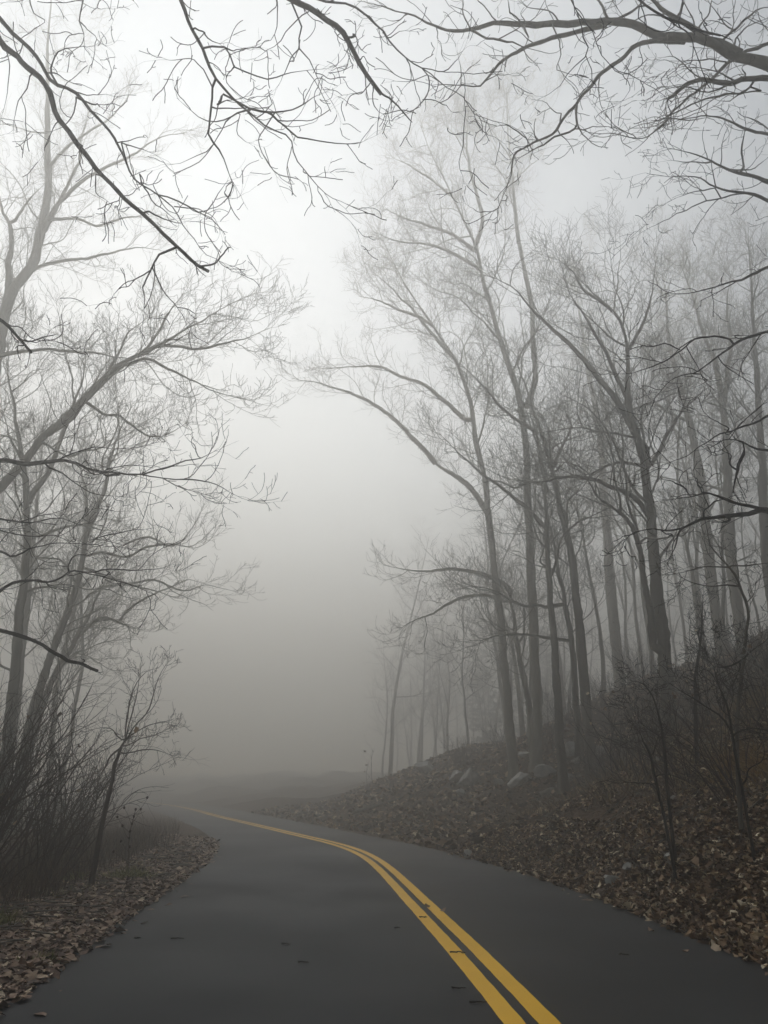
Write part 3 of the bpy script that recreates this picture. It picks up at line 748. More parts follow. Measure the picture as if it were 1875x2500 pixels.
overhang('overhanging_tree', 'big grey tree whose thick limbs arch in from the upper right corner', 7.8, 7.4, 14, .3, [
    dict(b=E1, subs=[T(2, [(100, 60), (40, 95), (-10, 85)], 6.6, (3, 1.5)), T(2, [(380, 125), (440, 160), (540, 175), (600, 203)], 6.5, (6, 6)), T(2, [(230, 110), (235, 190)], 6.6, (3, 1.5)),
                     T(2, [(640, 180), (600, 110), (560, 60), (540, -30)], (6.5, 6.8), (5, 3)), T(2, [(500, 100), (440, 40), (380, -30)], (6.6, 6.9), (4, 2)), T(2, [(970, 100), (960, 40), (900, -40)], (6.7, 7), (8, 5)),
                     T(2, [(980, 95), (1060, 50), (1160, -20)], (6.8, 7), (7, 5)), T(2, [(760, 160), (770, 230), (760, 300), (860, 345)], (6.6, 6.3), (3, 1.5)), T(2, [(380, 125), (350, 60), (340, -20)], 6.6, (4, 2)),
                     T(2, [(760, 90), (720, 60), (640, 50), (600, 0)], 6.7, (4, 2))],
         p=dict(fine=.55, l2=(.35, .9), trop=(-.4, .6), t0=.25)),
    dict(b=E2, subs=[T(2, [(1270, 90), (1280, 40), (1290, -20)], 6.6, (7, 6)), T(2, [(1450, 190), (1500, 120), (1600, 60), (1700, 20)], (6.8, 7.4), (7, 3)), T(2, [(1500, 225), (1520, 160), (1560, 110), (1659, 70)], (6.9, 7.2), (5, 2)),
                     T(2, [(1220, 70), (1150, 60), (1050, 90), (1010, 50)], 6.5, (4, 2)), T(2, [(1350, 130), (1400, 60), (1420, -20)], 6.7, (5, 3))],
         p=dict(fine=.8, l2=(.4, 1.0), trop=(-.2, .8), t0=.25)),
    dict(b=E3, subs=[T(2, [(838, 430), (830, 490), (830, 545), (760, 580), (700, 620), (630, 660), (560, 710)], (6.6, 6.4), (6, 3)), T(2, [(640, 610), (590, 575), (540, 550), (470, 540)], 6.4, (4, 2)),
                     T(2, [(790, 490), (740, 480), (700, 440), (660, 435)], 6.5, (3, 1.5)), T(2, [(830, 545), (850, 560), (900, 550), (1000, 560)], 6.5, (3, 1.5)), T(2, [(500, 895), (430, 910), (380, 885)], 6.4, (2.5, 1.5)),
                     T(2, [(505, 880), (495, 955)], 6.4, (2.5, 1.5))],
         p=dict(fine=.65, l2=(.25, .6), trop=(-.5, .4), t0=.3)),
    dict(b=E4, subs=[T(2, [(440, 350), (480, 330), (560, 320)], 6.4, (3, 1.5)), T(2, [(540, 245), (520, 300)], 6.4, (3, 1.5)), T(2, [(330, 375), (350, 320), (330, 250)], 6.4, (3, 1.5))],
         p=dict(fine=.6, l2=(.25, .7), trop=(-.5, .5), t0=.3)),
    dict(b=F1, cut=True, subs=[T(2, [(1480, 375), (1400, 400), (1310, 380), (1220, 390), (1130, 440)], 6.4, (4, 1.5)), T(2, [(1600, 360), (1560, 390), (1440, 420), (1300, 470), (1230, 510), (1100, 540), (1000, 580)], (6.5, 6.3), (5, 2)),
                               T(2, [(1400, 350), (1330, 310), (1280, 255), (1180, 270)], (6.4, 6.2), (4, 1.5)), T(2, [(1659, 385), (1560, 400), (1500, 440), (1420, 420)], (6.4, 6.2), (4, 2)), T(2, [(1510, 350), (1420, 300), (1340, 290), (1260, 310)], 6.4, (4, 1.5))],
         p=dict(fine=.9, l2=(.3, .8), trop=(-.3, .6), t0=.3)),
    dict(b=F3, subs=[T(2, [(1500, 270), (1400, 260), (1300, 270), (1200, 260)], (7.4, 7), (4, 1.5)), T(2, [(1200, 545), (1230, 510), (1330, 515), (1430, 500)], 7.2, (4, 1.5)), T(2, [(1110, 590), (1020, 550), (960, 490), (910, 450)], 7.2, (3, 1.5))],
         p=dict(fine=.8, l2=(.3, .8), trop=(-.2, .7), t0=.25))],
    303, M['bark'], wig=.13)

# right middle tree (limbs reaching in from the right edge at mid height)
H = lambda pts, Y, w, pre=None, **k: trace(5, pts, Y, w, pre=pre, **k)
TX, TY = 7.2, 8.6
H1 = H([(1760, 235), (1700, 250), (1600, 275), (1480, 315), (1350, 410), (1260, 490), (1130, 530), (1050, 590), (990, 650), (970, 720)], (8.2, 7.8), (8, 2), [(TX, TY, 6.6, .04)])
H3 = H([(1780, 690), (1700, 720), (1600, 760), (1450, 830), (1300, 910), (1220, 960), (1100, 1010), (960, 1060)], (8.3, 8), (6.5, 1.8), [(TX, TY, 5.6, .03)])
H4 = H([(1780, 1330), (1700, 1328), (1620, 1300), (1540, 1320), (1400, 1330), (1290, 1345), (1160, 1400), (1060, 1420), (960, 1420), (840, 1460), (830, 1510)], (8.2, 7.6), (17, 2.5), [(TX, TY, 4.6, .055)])
H6 = H([(1780, 960), (1659, 950), (1590, 940), (1510, 905), (1420, 900), (1330, 940)], (8, 7.8), (10, 3), [(TX, TY, 5.4, .04)])
FF2 = T(2, [(1800, 620), (1700, 590), (1600, 570), (1500, 520), (1400, 500), (1300, 515), (1180, 540)], (8.6, 8), (10, 2), pre=[(TX, TY, 8.4, .05)])
FF4 = T(2, [(1800, 850), (1700, 800), (1600, 760), (1500, 735), (1420, 700), (1340, 665), (1190, 640)], (8.8, 8.2), (14, 2.5), pre=[(TX, TY, 7.6, .06)])
FF5 = T(2, [(1780, 930), (1660, 870), (1560, 830), (1450, 810), (1380, 770), (1250, 770), (1130, 760)], (8.6, 8.2), (10, 2), pre=[(TX, TY, 7.2, .05)])
FF6 = T(2, [(1800, 1120), (1659, 1150), (1560, 1200), (1450, 1230), (1330, 1260), (1200, 1250)], (8.8, 8.4), (10, 2), pre=[(TX, TY, 6.4, .05)])
overhang('overhanging_tree', 'dark tree whose crooked limbs reach in from the right edge at mid height', TX, TY, 10, .26, [
    dict(b=H1, subs=[H([(1480, 315), (1400, 290), (1270, 290), (1150, 365), (1020, 440), (870, 490), (750, 490)], (8, 7.6), (5, 1.8)), H([(870, 490), (860, 540), (900, 570)], 7.7, (2.5, 1.5)), H([(1260, 490), (1300, 540), (1250, 580)], 7.9, (3, 1.5)), H([(1150, 365), (1080, 330), (980, 340), (880, 330)], 7.8, (3, 1.5))], p=dict(fine=.8)),
    dict(b=H3, subs=[H([(1300, 910), (1330, 960), (1290, 1000)], 8.1, (3, 1.5)), H([(1100, 1010), (1060, 1050), (1000, 1040)], 8, (2.5, 1.5)), H([(1450, 830), (1350, 780), (1300, 760)], 8.1, (3, 1.5))], p=dict(fine=.7)),
    dict(b=H4, subs=[H([(1640, 1290), (1500, 1260), (1420, 1240), (1280, 1200), (1180, 1220), (1050, 1225)], (8, 7.8), (9, 2)), H([(1440, 1330), (1385, 1358), (1370, 1365)], 7.9, (7, 5)), H([(1160, 1400), (1140, 1480), (1120, 1550), (1095, 1590)], (7.8, 7.6), (5, 1.8)),
                     H([(1290, 1345), (1280, 1280), (1330, 1250), (1420, 1240)], 7.9, (5, 3)), H([(1060, 1420), (1080, 1450), (1060, 1470)], 7.7, (4, 2)), H([(1280, 1205), (1260, 1150), (1240, 1080)], 7.9, (4, 2)), H([(840, 1460), (800, 1530)], 7.6, (3, 1.5)), H([(830, 1500), (870, 1560)], 7.6, (3, 1.5)), H([(1200, 1220), (1195, 1180), (1130, 1120), (1050, 1115)], (7.9, 7.6), (5, 2))], p=dict(fine=.55, l2=(.25, .6))),
    dict(b=H6, subs=[H([(1530, 915), (1510, 1000), (1480, 1060), (1470, 1120), (1465, 1200)], 7.9, (9, 4)), H([(1480, 1060), (1430, 1020), (1440, 980), (1390, 950)], 7.9, (5, 3)), H([(1435, 890), (1500, 790), (1600, 700), (1659, 640)], (7.8, 8), (3, 1.5))], p=dict(fine=.7, l2=(.25, .6))),
    dict(b=FF2, p=dict(fine=.9, trop=(-.2, .7))),
    dict(b=FF4, subs=[T(2, [(1560, 735), (1545, 660), (1550, 560)], 8.5, (5, 4)), T(2, [(1500, 735), (1600, 720), (1659, 680)], (8.5, 8.4), (4, 2)), T(2, [(1420, 700), (1330, 700), (1240, 690)], 8.3, (4, 1.5))], p=dict(fine=.9, trop=(-.3, .6))),
    dict(b=FF5, subs=[T(2, [(1560, 830), (1400, 870), (1250, 940), (1100, 1020)], (8.5, 8), (4, 1.5)), T(2, [(1450, 810), (1340, 830), (1260, 860)], 8.3, (4, 1.5))], p=dict(fine=.9, trop=(-.3, .6))),
    dict(b=FF6, p=dict(fine=.9, trop=(-.3, .6)))],
    304, M['dark_bark'], wig=.13, l2=(.3, .85), trop=(-.3, .6), t0=.25)

# left middle tree
TX3, TY3 = -8.6, 9.4
def I(pts, Y, w, pre=None, **k): return trace(3, pts, Y, w, pre=pre, **k)
I2 = I([(-300, 1060), (-100, 1010), (0, 998), (50, 1000), (130, 1020), (250, 1020), (370, 1010), (460, 1040), (600, 1080), (700, 1080), (860, 1075), (980, 1120), (1060, 1160), (1190, 1200), (1260, 1235)], (9.2, 8.8), (14, 2), [(TX3, TY3, 5.6, .07)])
I3 = I([(-300, 1830), (-20, 1765), (60, 1720), (170, 1695), (310, 1705), (400, 1660), (500, 1670), (600, 1690), (760, 1730), (900, 1790)], (9.2, 8.8), (11, 2), [(TX3, TY3, 3, .05)])
I4 = trace(0, [(-120, 1480), (-20, 1530), (0, 1538), (100, 1577), (170, 1607), (238, 1637)], (9.2, 8.8), (12, 7), pre=[(TX3, TY3, 3.6, .05)], cut=True)
I5 = I([(-300, 1330), (-10, 1345), (110, 1350), (240, 1345), (360, 1330), (470, 1370), (600, 1350)], (9.4, 9), (8, 2), [(TX3, TY3, 4.4, .045)])
I6 = I([(-300, 1600), (0, 1540), (70, 1560), (170, 1510), (250, 1480), (400, 1465), (510, 1475), (640, 1500)], (9.3, 9), (8, 2), [(TX3, TY3, 3.6, .045)])
I7 = I([(-200, 1330), (0, 1385), (90, 1415), (200, 1430), (330, 1440), (420, 1480)], (9.3, 9), (7, 2), [(TX3, TY3, 4.6, .045)])
overhang('overhanging_tree', 'dark tree whose level limbs reach in from the left edge, one broken off short', TX3, TY3, 9, .26, [
    dict(b=I2, subs=[I([(860, 1070), (960, 1050), (1080, 1010), (1150, 1000), (1240, 950)], (9, 8.8), (5, 2)), I([(700, 1085), (640, 1090), (590, 1080)], 9, (7, 5)), I([(980, 1120), (1100, 1110), (1230, 1130), (1390, 1215)], (9, 8.7), (4, 1.8)), I([(300, 1020), (430, 960), (560, 930), (700, 950)], (9.1, 8.9), (4, 1.8)),
                     I([(1150, 1000), (1130, 920), (1100, 880)], 8.9, (3, 1.5)), I([(460, 1040), (500, 1010), (540, 1020)], 9, (3, 1.5)), I([(250, 1030), (370, 1080), (480, 1150), (600, 1190), (730, 1200)], (9.1, 8.9), (4, 1.5))], p=dict(fine=.9, trop=(-.2, .9))),
    dict(b=I3, subs=[I([(200, 1695), (260, 1720), (300, 1750)], 9, (5, 4)), I([(400, 1660), (390, 1610), (430, 1570), (520, 1560)], 9, (4, 2)), I([(500, 1670), (600, 1640), (720, 1650), (860, 1640), (980, 1620)], (9, 8.7), (4, 1.5))], p=dict(fine=.8)),
    dict(b=I4, cut=True, p=dict(fine=.12, l2=(.2, .4))),
    dict(b=I5, p=dict(fine=.9)), dict(b=I6, subs=[I([(510, 1475), (620, 1430), (740, 1400), (850, 1390)], (9, 8.8), (4, 1.5))], p=dict(fine=.9)), dict(b=I7, p=dict(fine=.8))],
    305, M['dark_bark'], wig=.12, l2=(.35, .95), trop=(-.2, .8), t0=.3)

# two short near boughs at the left edge
I1 = trace(3, [(-200, 110), (-20, 190), (0, 205), (60, 250), (120, 310), (200, 395)], (5.6, 5.5), (9, 6), pre=[(-6.3, 6.2, 5.4, .04)], cut=True)
TOPL = trace(1, [(-100, -120), (60, -60), (200, -40), (330, -60), (480, -30), (620, -50)], (5.6, 5.8), (6, 2), pre=[(-6.3, 6.2, 8.9, .04)])
overhang('overhanging_tree', 'near black tree with a short snapped bough at the left edge', -6.3, 6.2, 10, .18, [
    dict(b=I1, cut=True, subs=[trace(3, [(20, 225), (110, 235), (170, 300), (250, 320), (290, 260)], 5.6, (3, 1.5)), trace(3, [(120, 290), (200, 320), (300, 310), (420, 340)], 5.6, (2.5, 1.5))], p=dict(fine=.6, l2=(.2, .5))),
    dict(b=TOPL, subs=[T(1, [(365, -50), (365, 20), (350, 80), (355, 140), (355, 210)], 5.6, (4, 2)), T(1, [(355, 100), (400, 140), (455, 190)], 5.6, (2.5, 1.5)), T(1, [(355, 140), (290, 150), (280, 210)], 5.6, (2.5, 1.5)),
                       T(1, [(130, -40), (140, 40), (190, 90), (150, 130)], 5.6, (3, 1.5)), T(1, [(470, -30), (410, 30), (480, 35)], 5.6, (2.5, 1.5)), T(1, [(40, -40), (100, 0), (20, 30)], 5.6, (2.5, 1.5))], p=dict(fine=.7, l2=(.25, .6), trop=(-.7, .3)))],
    306, M['dark_bark'], wig=.13)

# near thin black boughs at the upper right (from a tree behind the camera, right)
G1 = T(2, [(790, -80), (810, -10), (850, 70), (910, 150), (940, 230), (990, 290), (1100, 345), (1180, 385), (1240, 435)], (4.2, 4.8), (5, 3), pre=[(6.4, .8, 10.5, .05), (3.2, 2.4, 9.6, .03)])
G2 = T(2, [(1080, -60), (1110, 0), (1180, 50), (1260, 95), (1330, 120), (1440, 150)], (4.0, 4.3), (6, 5), pre=[(6.4, .8, 11.0, .05), (3.4, 2.2, 9.8, .03)], cut=True)
overhang('overhanging_tree', 'near black tree whose thin boughs dangle before the grey limbs at upper right', 6.4, .8, 13, .22, [
    dict(b=G1, subs=[T(2, [(850, 70), (870, 170), (885, 235), (850, 280), (800, 320), (750, 380), (670, 415)], (4.3, 4.6), (4, 1.5)), T(2, [(990, 290), (1040, 340), (1060, 390), (1030, 420)], (4.5, 4.7), (2.5, 1.5)), T(2, [(940, 200), (900, 195), (880, 200)], 4.4, (2.5, 1.5)), T(2, [(800, 330), (860, 345)], 4.5, (2, 1.5))], p=dict(fine=.55, l2=(.2, .5), trop=(-.6, .3), t0=.5)),
    dict(b=G2, cut=True, subs=[T(2, [(1380, 110), (1395, 100)], 4.3, (3, 2)), T(2, [(1110, 0), (1090, 60), (1130, 130), (1100, 190)], (4.2, 4.5), (3, 1.5)), T(2, [(1260, 95), (1330, 180), (1320, 260), (1240, 300)], (4.2, 4.5), (3, 1.5))], p=dict(fine=.55, l2=(.2, .5), trop=(-.6, .3), t0=.5))],
    307, M['dark_bark'], wig=.13)

# ------------------------------------------------------------------ background woods
def generic(seed, h, mt, spread=1., lean=.06, first=.3):
    rng = np.random.default_rng(seed)
    root = empty('woodland_tree', (0, 0, 0))
    k = 8
    pts = [np.array((0, 0, -.4))]
    d = np.array((rng.normal() * lean, rng.normal() * lean, 1.)); p = np.zeros(3)
    for i in range(1, k):
        d = nrm(d + rng.normal(size=3) * .07 * np.array((1, 1, 0))); p = p + d * h / (k - 1); pts.append(p.copy())
    C = jitter(catmull(np.array(pts), 50), .02, rng); u = np.linspace(0, 1, 50)
    R = (h * .0082) * (1 - .88 * u) * (1 + .5 * np.exp(-u * 26))
    stems = [(C, R)]
    for s in range(rng.integers(0, 2)):
        S = spawn(to_set([(C, R)], 50), 1, .35, .6, (16, 26), (h * .4, h * .5), 40, (h * .005, h * .0055), (.5, .9), .03, rng, taper=.12)
        stems.append((S.P[0], S.R[0]))
    for c, r in stems:
        mb = MB(); put(mb, c, r, 9); mb.build('trunk', mt, root)
    mb = MB()
    S0 = to_set(stems, 50)
    S1 = spawn(S0, np.maximum(6, (lens(S0) / h * 19).astype(int)), first, .98, (32, 62), (h * .16 * spread, h * .27 * spread), 18, (.02, .045), (.2, 1.0), .1, rng, lenf=lambda t: 1.3 - .85 * t, taper=.2)
    tubes(mb, S1.P, S1.R, 5)
    S2 = spawn(S1, np.maximum(2, (lens(S1) / .55).astype(int)), .15, 1, (28, 58), (.9, 2.2), 9, (.009, .016), (.2, .9), .14, rng, lenf=lambda t: 1.2 - .6 * t, taper=.4)
    tubes(mb, S2.P, S2.R, 4)
    S3 = spawn(S2, 4, .15, 1, (28, 58), (.4, .95), 6, (.006, .009), (.2, .9), .15, rng, lenf=lambda t: 1.15 - .5 * t, taper=.6)
    tubes(mb, S3.P, S3.R, 3)
    S4 = spawn(S3, 2, .25, 1, (28, 58), (.18, .42), 4, (.005, .007), (.2, .9), .15, rng, taper=.7)
    tubes(mb, S4.P, S4.R, 3)
    mb.build('crown', mt, root)
    return root

def pine(seed, h, mt):
    rng = np.random.default_rng(seed)
    root = empty('pine_tree', (0, 0, 0))
    C = jitter(catmull(np.array([(0, 0, -.4), (.1, 0, h * .35), (0, .15, h * .7), (.1, .1, h)]), 40), .02, rng); u = np.linspace(0, 1, 40)
    R = h * .0095 * (1 - .93 * u) * (1 + .4 * np.exp(-u * 26))
    mb = MB(); put(mb, C, R, 9); mb.build('trunk', mt, root)
    S0 = to_set([(C, R)], 40)
    mb = MB()
    S1 = spawn(S0, 95, .12, .99, (68, 95), (h * .14, h * .21), 12, (.018, .03), (-.35, .35), .07, rng, lenf=lambda t: np.clip(1.35 - 1.22 * t, .08, 2) * np.where(t < .3, .7, 1), taper=.25)
    tubes(mb, S1.P, S1.R, 4)
    S2 = spawn(S1, np.maximum(2, (lens(S1) / .28).astype(int)), .2, 1, (35, 60), (.4, .95), 6, (.006, .01), (-.3, .3), .1, rng, planar=.75, taper=.5)
    tubes(mb, S2.P, S2.R, 3)
    mb.build('branches', mt, root)
    # needle sprays
    allP = np.concatenate([S2.P[:, 1:].reshape(-1, 3), S1.P[:, 5:].reshape(-1, 3)])
    per = 9
    c = np.repeat(allP, per, 0) + rng.normal(size=(len(allP) * per, 3)) * .06
    d = nrm(rng.normal(size=c.shape) + np.array([0, 0, .25])); s = nrm(np.cross(d, rng.normal(size=c.shape)))
    L = rng.uniform(.10, .22, (len(c), 1)); w = .02
    V = np.stack([c - s * w, c + s * w, c + d * L], 1)
    nb = MB(); nb.add(V, None, np.arange(len(c) * 3).reshape(-1, 3)); nb.build('needles', M['needle'], root, smooth=False)
    return root

def dup(root, loc, rz, sc):
    r = root.copy(); COL.objects.link(r)
    r.location = loc; r.rotation_euler = (0, 0, rz); r.scale = (sc, sc, sc)
    for ch in root.children:
        c = ch.copy(); COL.objects.link(c); c.parent = r
    return r

PROT = [generic(900 + i, [17, 20, 18, 22, 15][i], M['grey_bark' if i % 2 else 'bark'], spread=[1, 1.1, .9, 1., 1.25][i]) for i in range(5)]
PINES = [pine(950 + i, [19, 16][i], M['bark']) for i in range(2)]
used = set()
def place(proto, x, y, rz, sc, label, cat, group):
    z = float(terrain(x, y))
    if proto.name in used: o = dup(proto, (x, y, z), rz, sc)
    else:
        used.add(proto.name); o = proto
        o.location = (x, y, z); o.rotation_euler = (0, 0, rz); o.scale = (sc, sc, sc)
    for k_ in ('label', 'group'):
        if k_ in o: del o[k_]
    tag(o, label, cat, group)
    return o
rb = random.Random(11)
def scatter(n, fx, fy, mind, taken):
    out = []
    tries = 0
    while len(out) < n and tries < 20000:
        tries += 1
        y = rb.uniform(*fy); x = fx(y)
        if x is None: continue
        if all((x - a) ** 2 + (y - b) ** 2 > mind ** 2 for a, b in taken):
            taken.append((x, y)); out.append((x, y))
    return out
taken = []
# hillside right, mid distance
for i, (x, y) in enumerate(scatter(46, lambda y: float(fR(y)) + rb.uniform(9, 36), (30, 54), 2.6, taken)):
    if x / y < .1 or terrain(x, y) > 21: continue
    place(PROT[i % 5], x, y, rb.uniform(0, 6.28), rb.uniform(.62, .9), 'bare forest tree dimmed by fog on the slope behind the right-hand trunks', 'tree', 'bare trees on the foggy right slope')
# far woods beyond the bend
for i, (x, y) in enumerate(scatter(85, lambda y: float(fR(y)) + rb.uniform(3.5, 50), (56, 115), 2.6, taken)):
    if x / y < .0 or terrain(x, y) > 21: continue
    place(PROT[(i + 2) % 5], x, y, rb.uniform(0, 6.28), rb.uniform(.7, 1.0), 'bare tree almost lost in the fog bank beyond the bend', 'tree', 'bare trees in the far fog bank')
for i, (x, y) in enumerate(scatter(44, lambda y: float(fR(y)) + rb.uniform(4, 40), (66, 122), 3.0, taken)):
    if x / y < .1 or terrain(x, y) > 21: continue
    place(PINES[i % 2], x, y, rb.uniform(0, 6.28), rb.uniform(.75, 1.1), 'dense evergreen standing as a soft grey mass in the fog beyond the bend', 'pine tree', 'evergreens in the fog bank')
# left slope
for i, (x, y) in enumerate(scatter(13, lambda y: float(fL(y)) - rb.uniform(5, 24), (16, 42), 2.4, taken)):
    place(PROT[(i + 1) % 5], x, y, rb.uniform(0, 6.28), rb.uniform(.65, .95), 'bare tree fading into fog on the low ground left of the road', 'tree', 'bare trees below the left verge')

for pr in PROT + PINES:          # a prototype that found no place
    if pr.name not in used:
        for ch in list(pr.children): bpy.data.objects.remove(ch)
        bpy.data.objects.remove(pr)
# ------------------------------------------------------------------ shrubs and saplings
def leaf_field(name, P, size, rng, m, curl=.6, flat=.35):
    """P (n,3): one curled leaf per point (3 x 4 vertices each)"""
    n = len(P)
    yaw = rng.uniform(0, 6.283, n)
    tilt = rng.normal(size=(n, 2)) * flat
    up = nrm(np.c_[tilt, np.ones(n)])
    fx = nrm(np.cross(np.c_[np.cos(yaw), np.sin(yaw), np.zeros(n)], up)); fy = np.cross(up, fx)
    s = np.clip(np.exp(rng.normal(size=n) * .38), .35, 1.9) * size * .9
    u = np.array([-1, 0, 1.]); v = np.array([-1, -.35, .35, 1.])
    wprof = np.array([.12, .62, .55, .06])
    A = np.zeros((n, 4, 3, 3))
    c1 = rng.normal(size=n) * curl; c2 = rng.normal(size=n) * curl; c3 = rng.normal(size=n) * curl * .5
    for j in range(4):
        for i in range(3):
            lx = u[i] * wprof[j] * (1 + .25 * rng.normal(size=n)); ly = np.full(n, v[j])
            lz = c1 * (lx ** 2) * 1.1 + c2 * (ly ** 2) * .45 + c3 * lx * ly
            A[:, j, i] = P + (fx * lx[:, None] + fy * ly[:, None] + up * lz[:, None]) * s[:, None]
    q = []
    for j in range(3):
        for i in range(2):
            a = j * 3 + i; q.append((a, a + 1, a + 4, a + 3))
    Q = (np.arange(n)[:, None, None] * 12 + np.array(q)[None])
    mb = MB(); mb.add(A, Q)
    return mb.build(name, m, smooth=True)

# ------------------------------------------------------------------ shrubs and saplings
def shrub(name, label, cat, x, y, h, nst, seed, mt, lean=(.2, 0), spread=.35, r0=.011, group=None, fine=1., tip=.0028):
    rng = np.random.default_rng(seed)
    z = float(terrain(x, y)); base = np.array((x, y, z))
    root = empty(name, base); tag(root, label, cat, group)
    k = 16; P = np.zeros((nst, k, 3)); off = rng.normal(size=(nst, 2)).clip(-1.5, 1.5) * spread * .5; P[:, 0] = base + np.c_[off * .34, np.full(nst, -.08)]
    d = nrm(np.c_[rng.normal(size=(nst, 2)) * .2 + off * .42 + np.array(lean), np.ones(nst)])
    Lh = h * rng.uniform(.55, 1.05, nst); nz = 0
    for j in range(1, k):
        nz = nz * .3 if j > 1 else 0
        nz = nz + rng.normal(size=(nst, 3)) * .075
        d = nrm(d + nz + np.array([lean[0] * .05, 0, .02]))
        P[:, j] = P[:, j - 1] + d * (Lh / (k - 1))[:, None]
    R = (rng.uniform(.6, 1.3, nst) * r0)[:, None] * (1 - .75 * np.linspace(0, 1, k))[None]
    mb = MB(); tubes(mb, P, R, 6); mb.build('stems', mt, root, base)
    mb = MB()
    S1 = Set(P, R)
    S2 = spawn(S1, np.maximum(2, (lens(S1) / .22 * fine).astype(int)), .22, 1, (22, 50), (.35, .95), 10, (.004, .006), (0, .8), .13, rng, taper=.5)
    tubes(mb, S2.P, S2.R, 4)
    S3 = spawn(S2, np.maximum(1, (lens(S2) / .16 * fine).astype(int)), .15, 1, (25, 55), (.12, .36), 6, (tip * .9, tip * 1.2), (0, .8), .14, rng, taper=.7)
    tubes(mb, S3.P, S3.R, 3)
    mb.build('twigs', mt, root, base)
    q = S3.P[rng.integers(0, len(S3.P), 9), -1]
    lf = leaf_field('dead_leaves', q - base + np.array((0, 0, -.03)), .035, rng, M['leaf'], .9, 1.5); lf.parent = root
    return root

sh = [(-6.9, 8.2, 2.3, 15, 'bare thicket bush at the left edge nearest the camera'),
      (-6.1, 8.9, 2.5, 16, 'tangled dark bush second from the left edge, above the leaf-strewn verge'),
      (-5.9, 10.0, 2.9, 17, 'dense dark bush in the middle of the left thicket, its stems crossing'),
      (-7.3, 10.6, 2.8, 16, 'dark bush at the back left of the thicket before the leaning trunks'),
      (-5.6, 11.3, 3.1, 17, 'tallest reddish brown bush of the left thicket, twigs fanned to the right'),
      (-6.5, 12.4, 2.9, 15, 'bush at the rear of the thicket under the pale leaning tree'),
      (-5.5, 13.2, 2.6, 14, 'bush at the right end of the left thicket by the brown grass'),
      (-8.2, 9.2, 2.6, 14, 'bush half cut off by the left edge, behind the nearest one'),
      (-6.0, 15.2, 2.2, 12, 'low hazy bush behind the brown grass beside the bend')]
for i, (x, y, h, n, lb) in enumerate(sh):
    shrub('bare_shrub', lb, 'shrub', x, y, h * 1.12, int(n * 1.75), 400 + i, M['shrub'], lean=(.14, 0), group='bare shrubs of the left thicket', fine=.8, r0=.0165, tip=.0038, spread=.8)

# traced sapling with fanned stems at the thicket's right end
sap = TR([(262, 1955), (272, 1900), (284, 1855), (297, 1820), (306, 1805)], (12.5, 12.5), (11, 8))
stems = [T(9, [(1200, 1230), (1210, 1120), (1225, 980), (1260, 800), (1330, 640), (1400, 560), (1520, 520)], (12.5, 12.3), (4, 1.8)),
         T(9, [(1210, 1210), (1230, 1080), (1280, 900), (1330, 700), (1340, 560)], (12.5, 12.6), (3.5, 1.8)),
         T(9, [(1225, 1200), (1300, 1060), (1400, 950), (1450, 830), (1480, 700), (1540, 560), (1620, 470)], (12.5, 12.2), (3.5, 1.8)),
         T(9, [(1215, 1210), (1290, 1150), (1400, 1100), (1520, 1050), (1640, 1020)], (12.5, 12), (3.5, 1.5)),
         T(9, [(1180, 1290), (1300, 1240), (1430, 1200), (1500, 1180), (1600, 1100)], (12.5, 12), (3, 1.5)),
         T(9, [(1150, 1350), (1260, 1330), (1380, 1300), (1520, 1310), (1650, 1370)], (12.5, 12), (3.5, 1.5)),
         T(9, [(1170, 1290), (1080, 1340), (1030, 1440), (970, 1570)], (12.5, 12.4), (5, 3)),
         T(9, [(1200, 1230), (1100, 1150), (1060, 1100), (960, 1090), (860, 1110)], (12.5, 12.6), (3, 1.5))]
hero('sapling', 'slim sapling at the right end of the left thicket with fine stems fanned upward', [sap], stems, 431, M['shrub'], auto=3, autolen=(.3, .5), at0=.5, fine=.75, tip=.003, limb_fine=.6, trop=(-.1, .6), size=.35)
bpy.context.view_layer.update()

# right bank saplings and brush
def sapling(label, lines, seed, mt=None, fine=1., group=None):
    return hero('sapling', label, lines[:1], lines[1:], seed, mt or M['dark_bark'], auto=4, autolen=(.4, .9), at0=.4, fine=fine, tip=.0034, trop=(-.2, .6), group=group, size=.38)
sapling('black crooked sapling bent left at its top, standing on the right bank', [T(8, [(1142, 1010), (1130, 850), (1100, 720), (1060, 600), (1015, 555), (960, 540)], (10.6, 10.2), (8, 3))], 501)
sapling('short black leaning stick of a sapling left of the crooked one', [T(8, [(1085, 1030), (1060, 930), (1040, 880), (1022, 800)], (10.4, 10.3), (7, 4))], 502, fine=.5)
sapling('thin forked sapling near the right edge rising from golden grass', [T(8, [(1490, 900), (1472, 780), (1440, 650), (1400, 540), (1380, 460), (1360, 440)], (9.2, 9), (7, 3)), T(8, [(1470, 780), (1400, 700), (1320, 650), (1240, 600), (1150, 555)], (9.2, 9), (5, 2)), T(8, [(1360, 470), (1450, 470), (1530, 430), (1600, 380), (1680, 320)], (9.1, 8.8), (5, 3)), T(8, [(1520, 440), (1500, 500), (1465, 575)], (9, 8.9), (4, 1.5))], 503)
sapling('straight young tree with a bare trunk, right of the biggest dark tree', [T(8, [(1296, 820), (1297, 650), (1300, 480), (1330, 300), (1325, 100)], (13, 12.8), (10, 4))], 504)
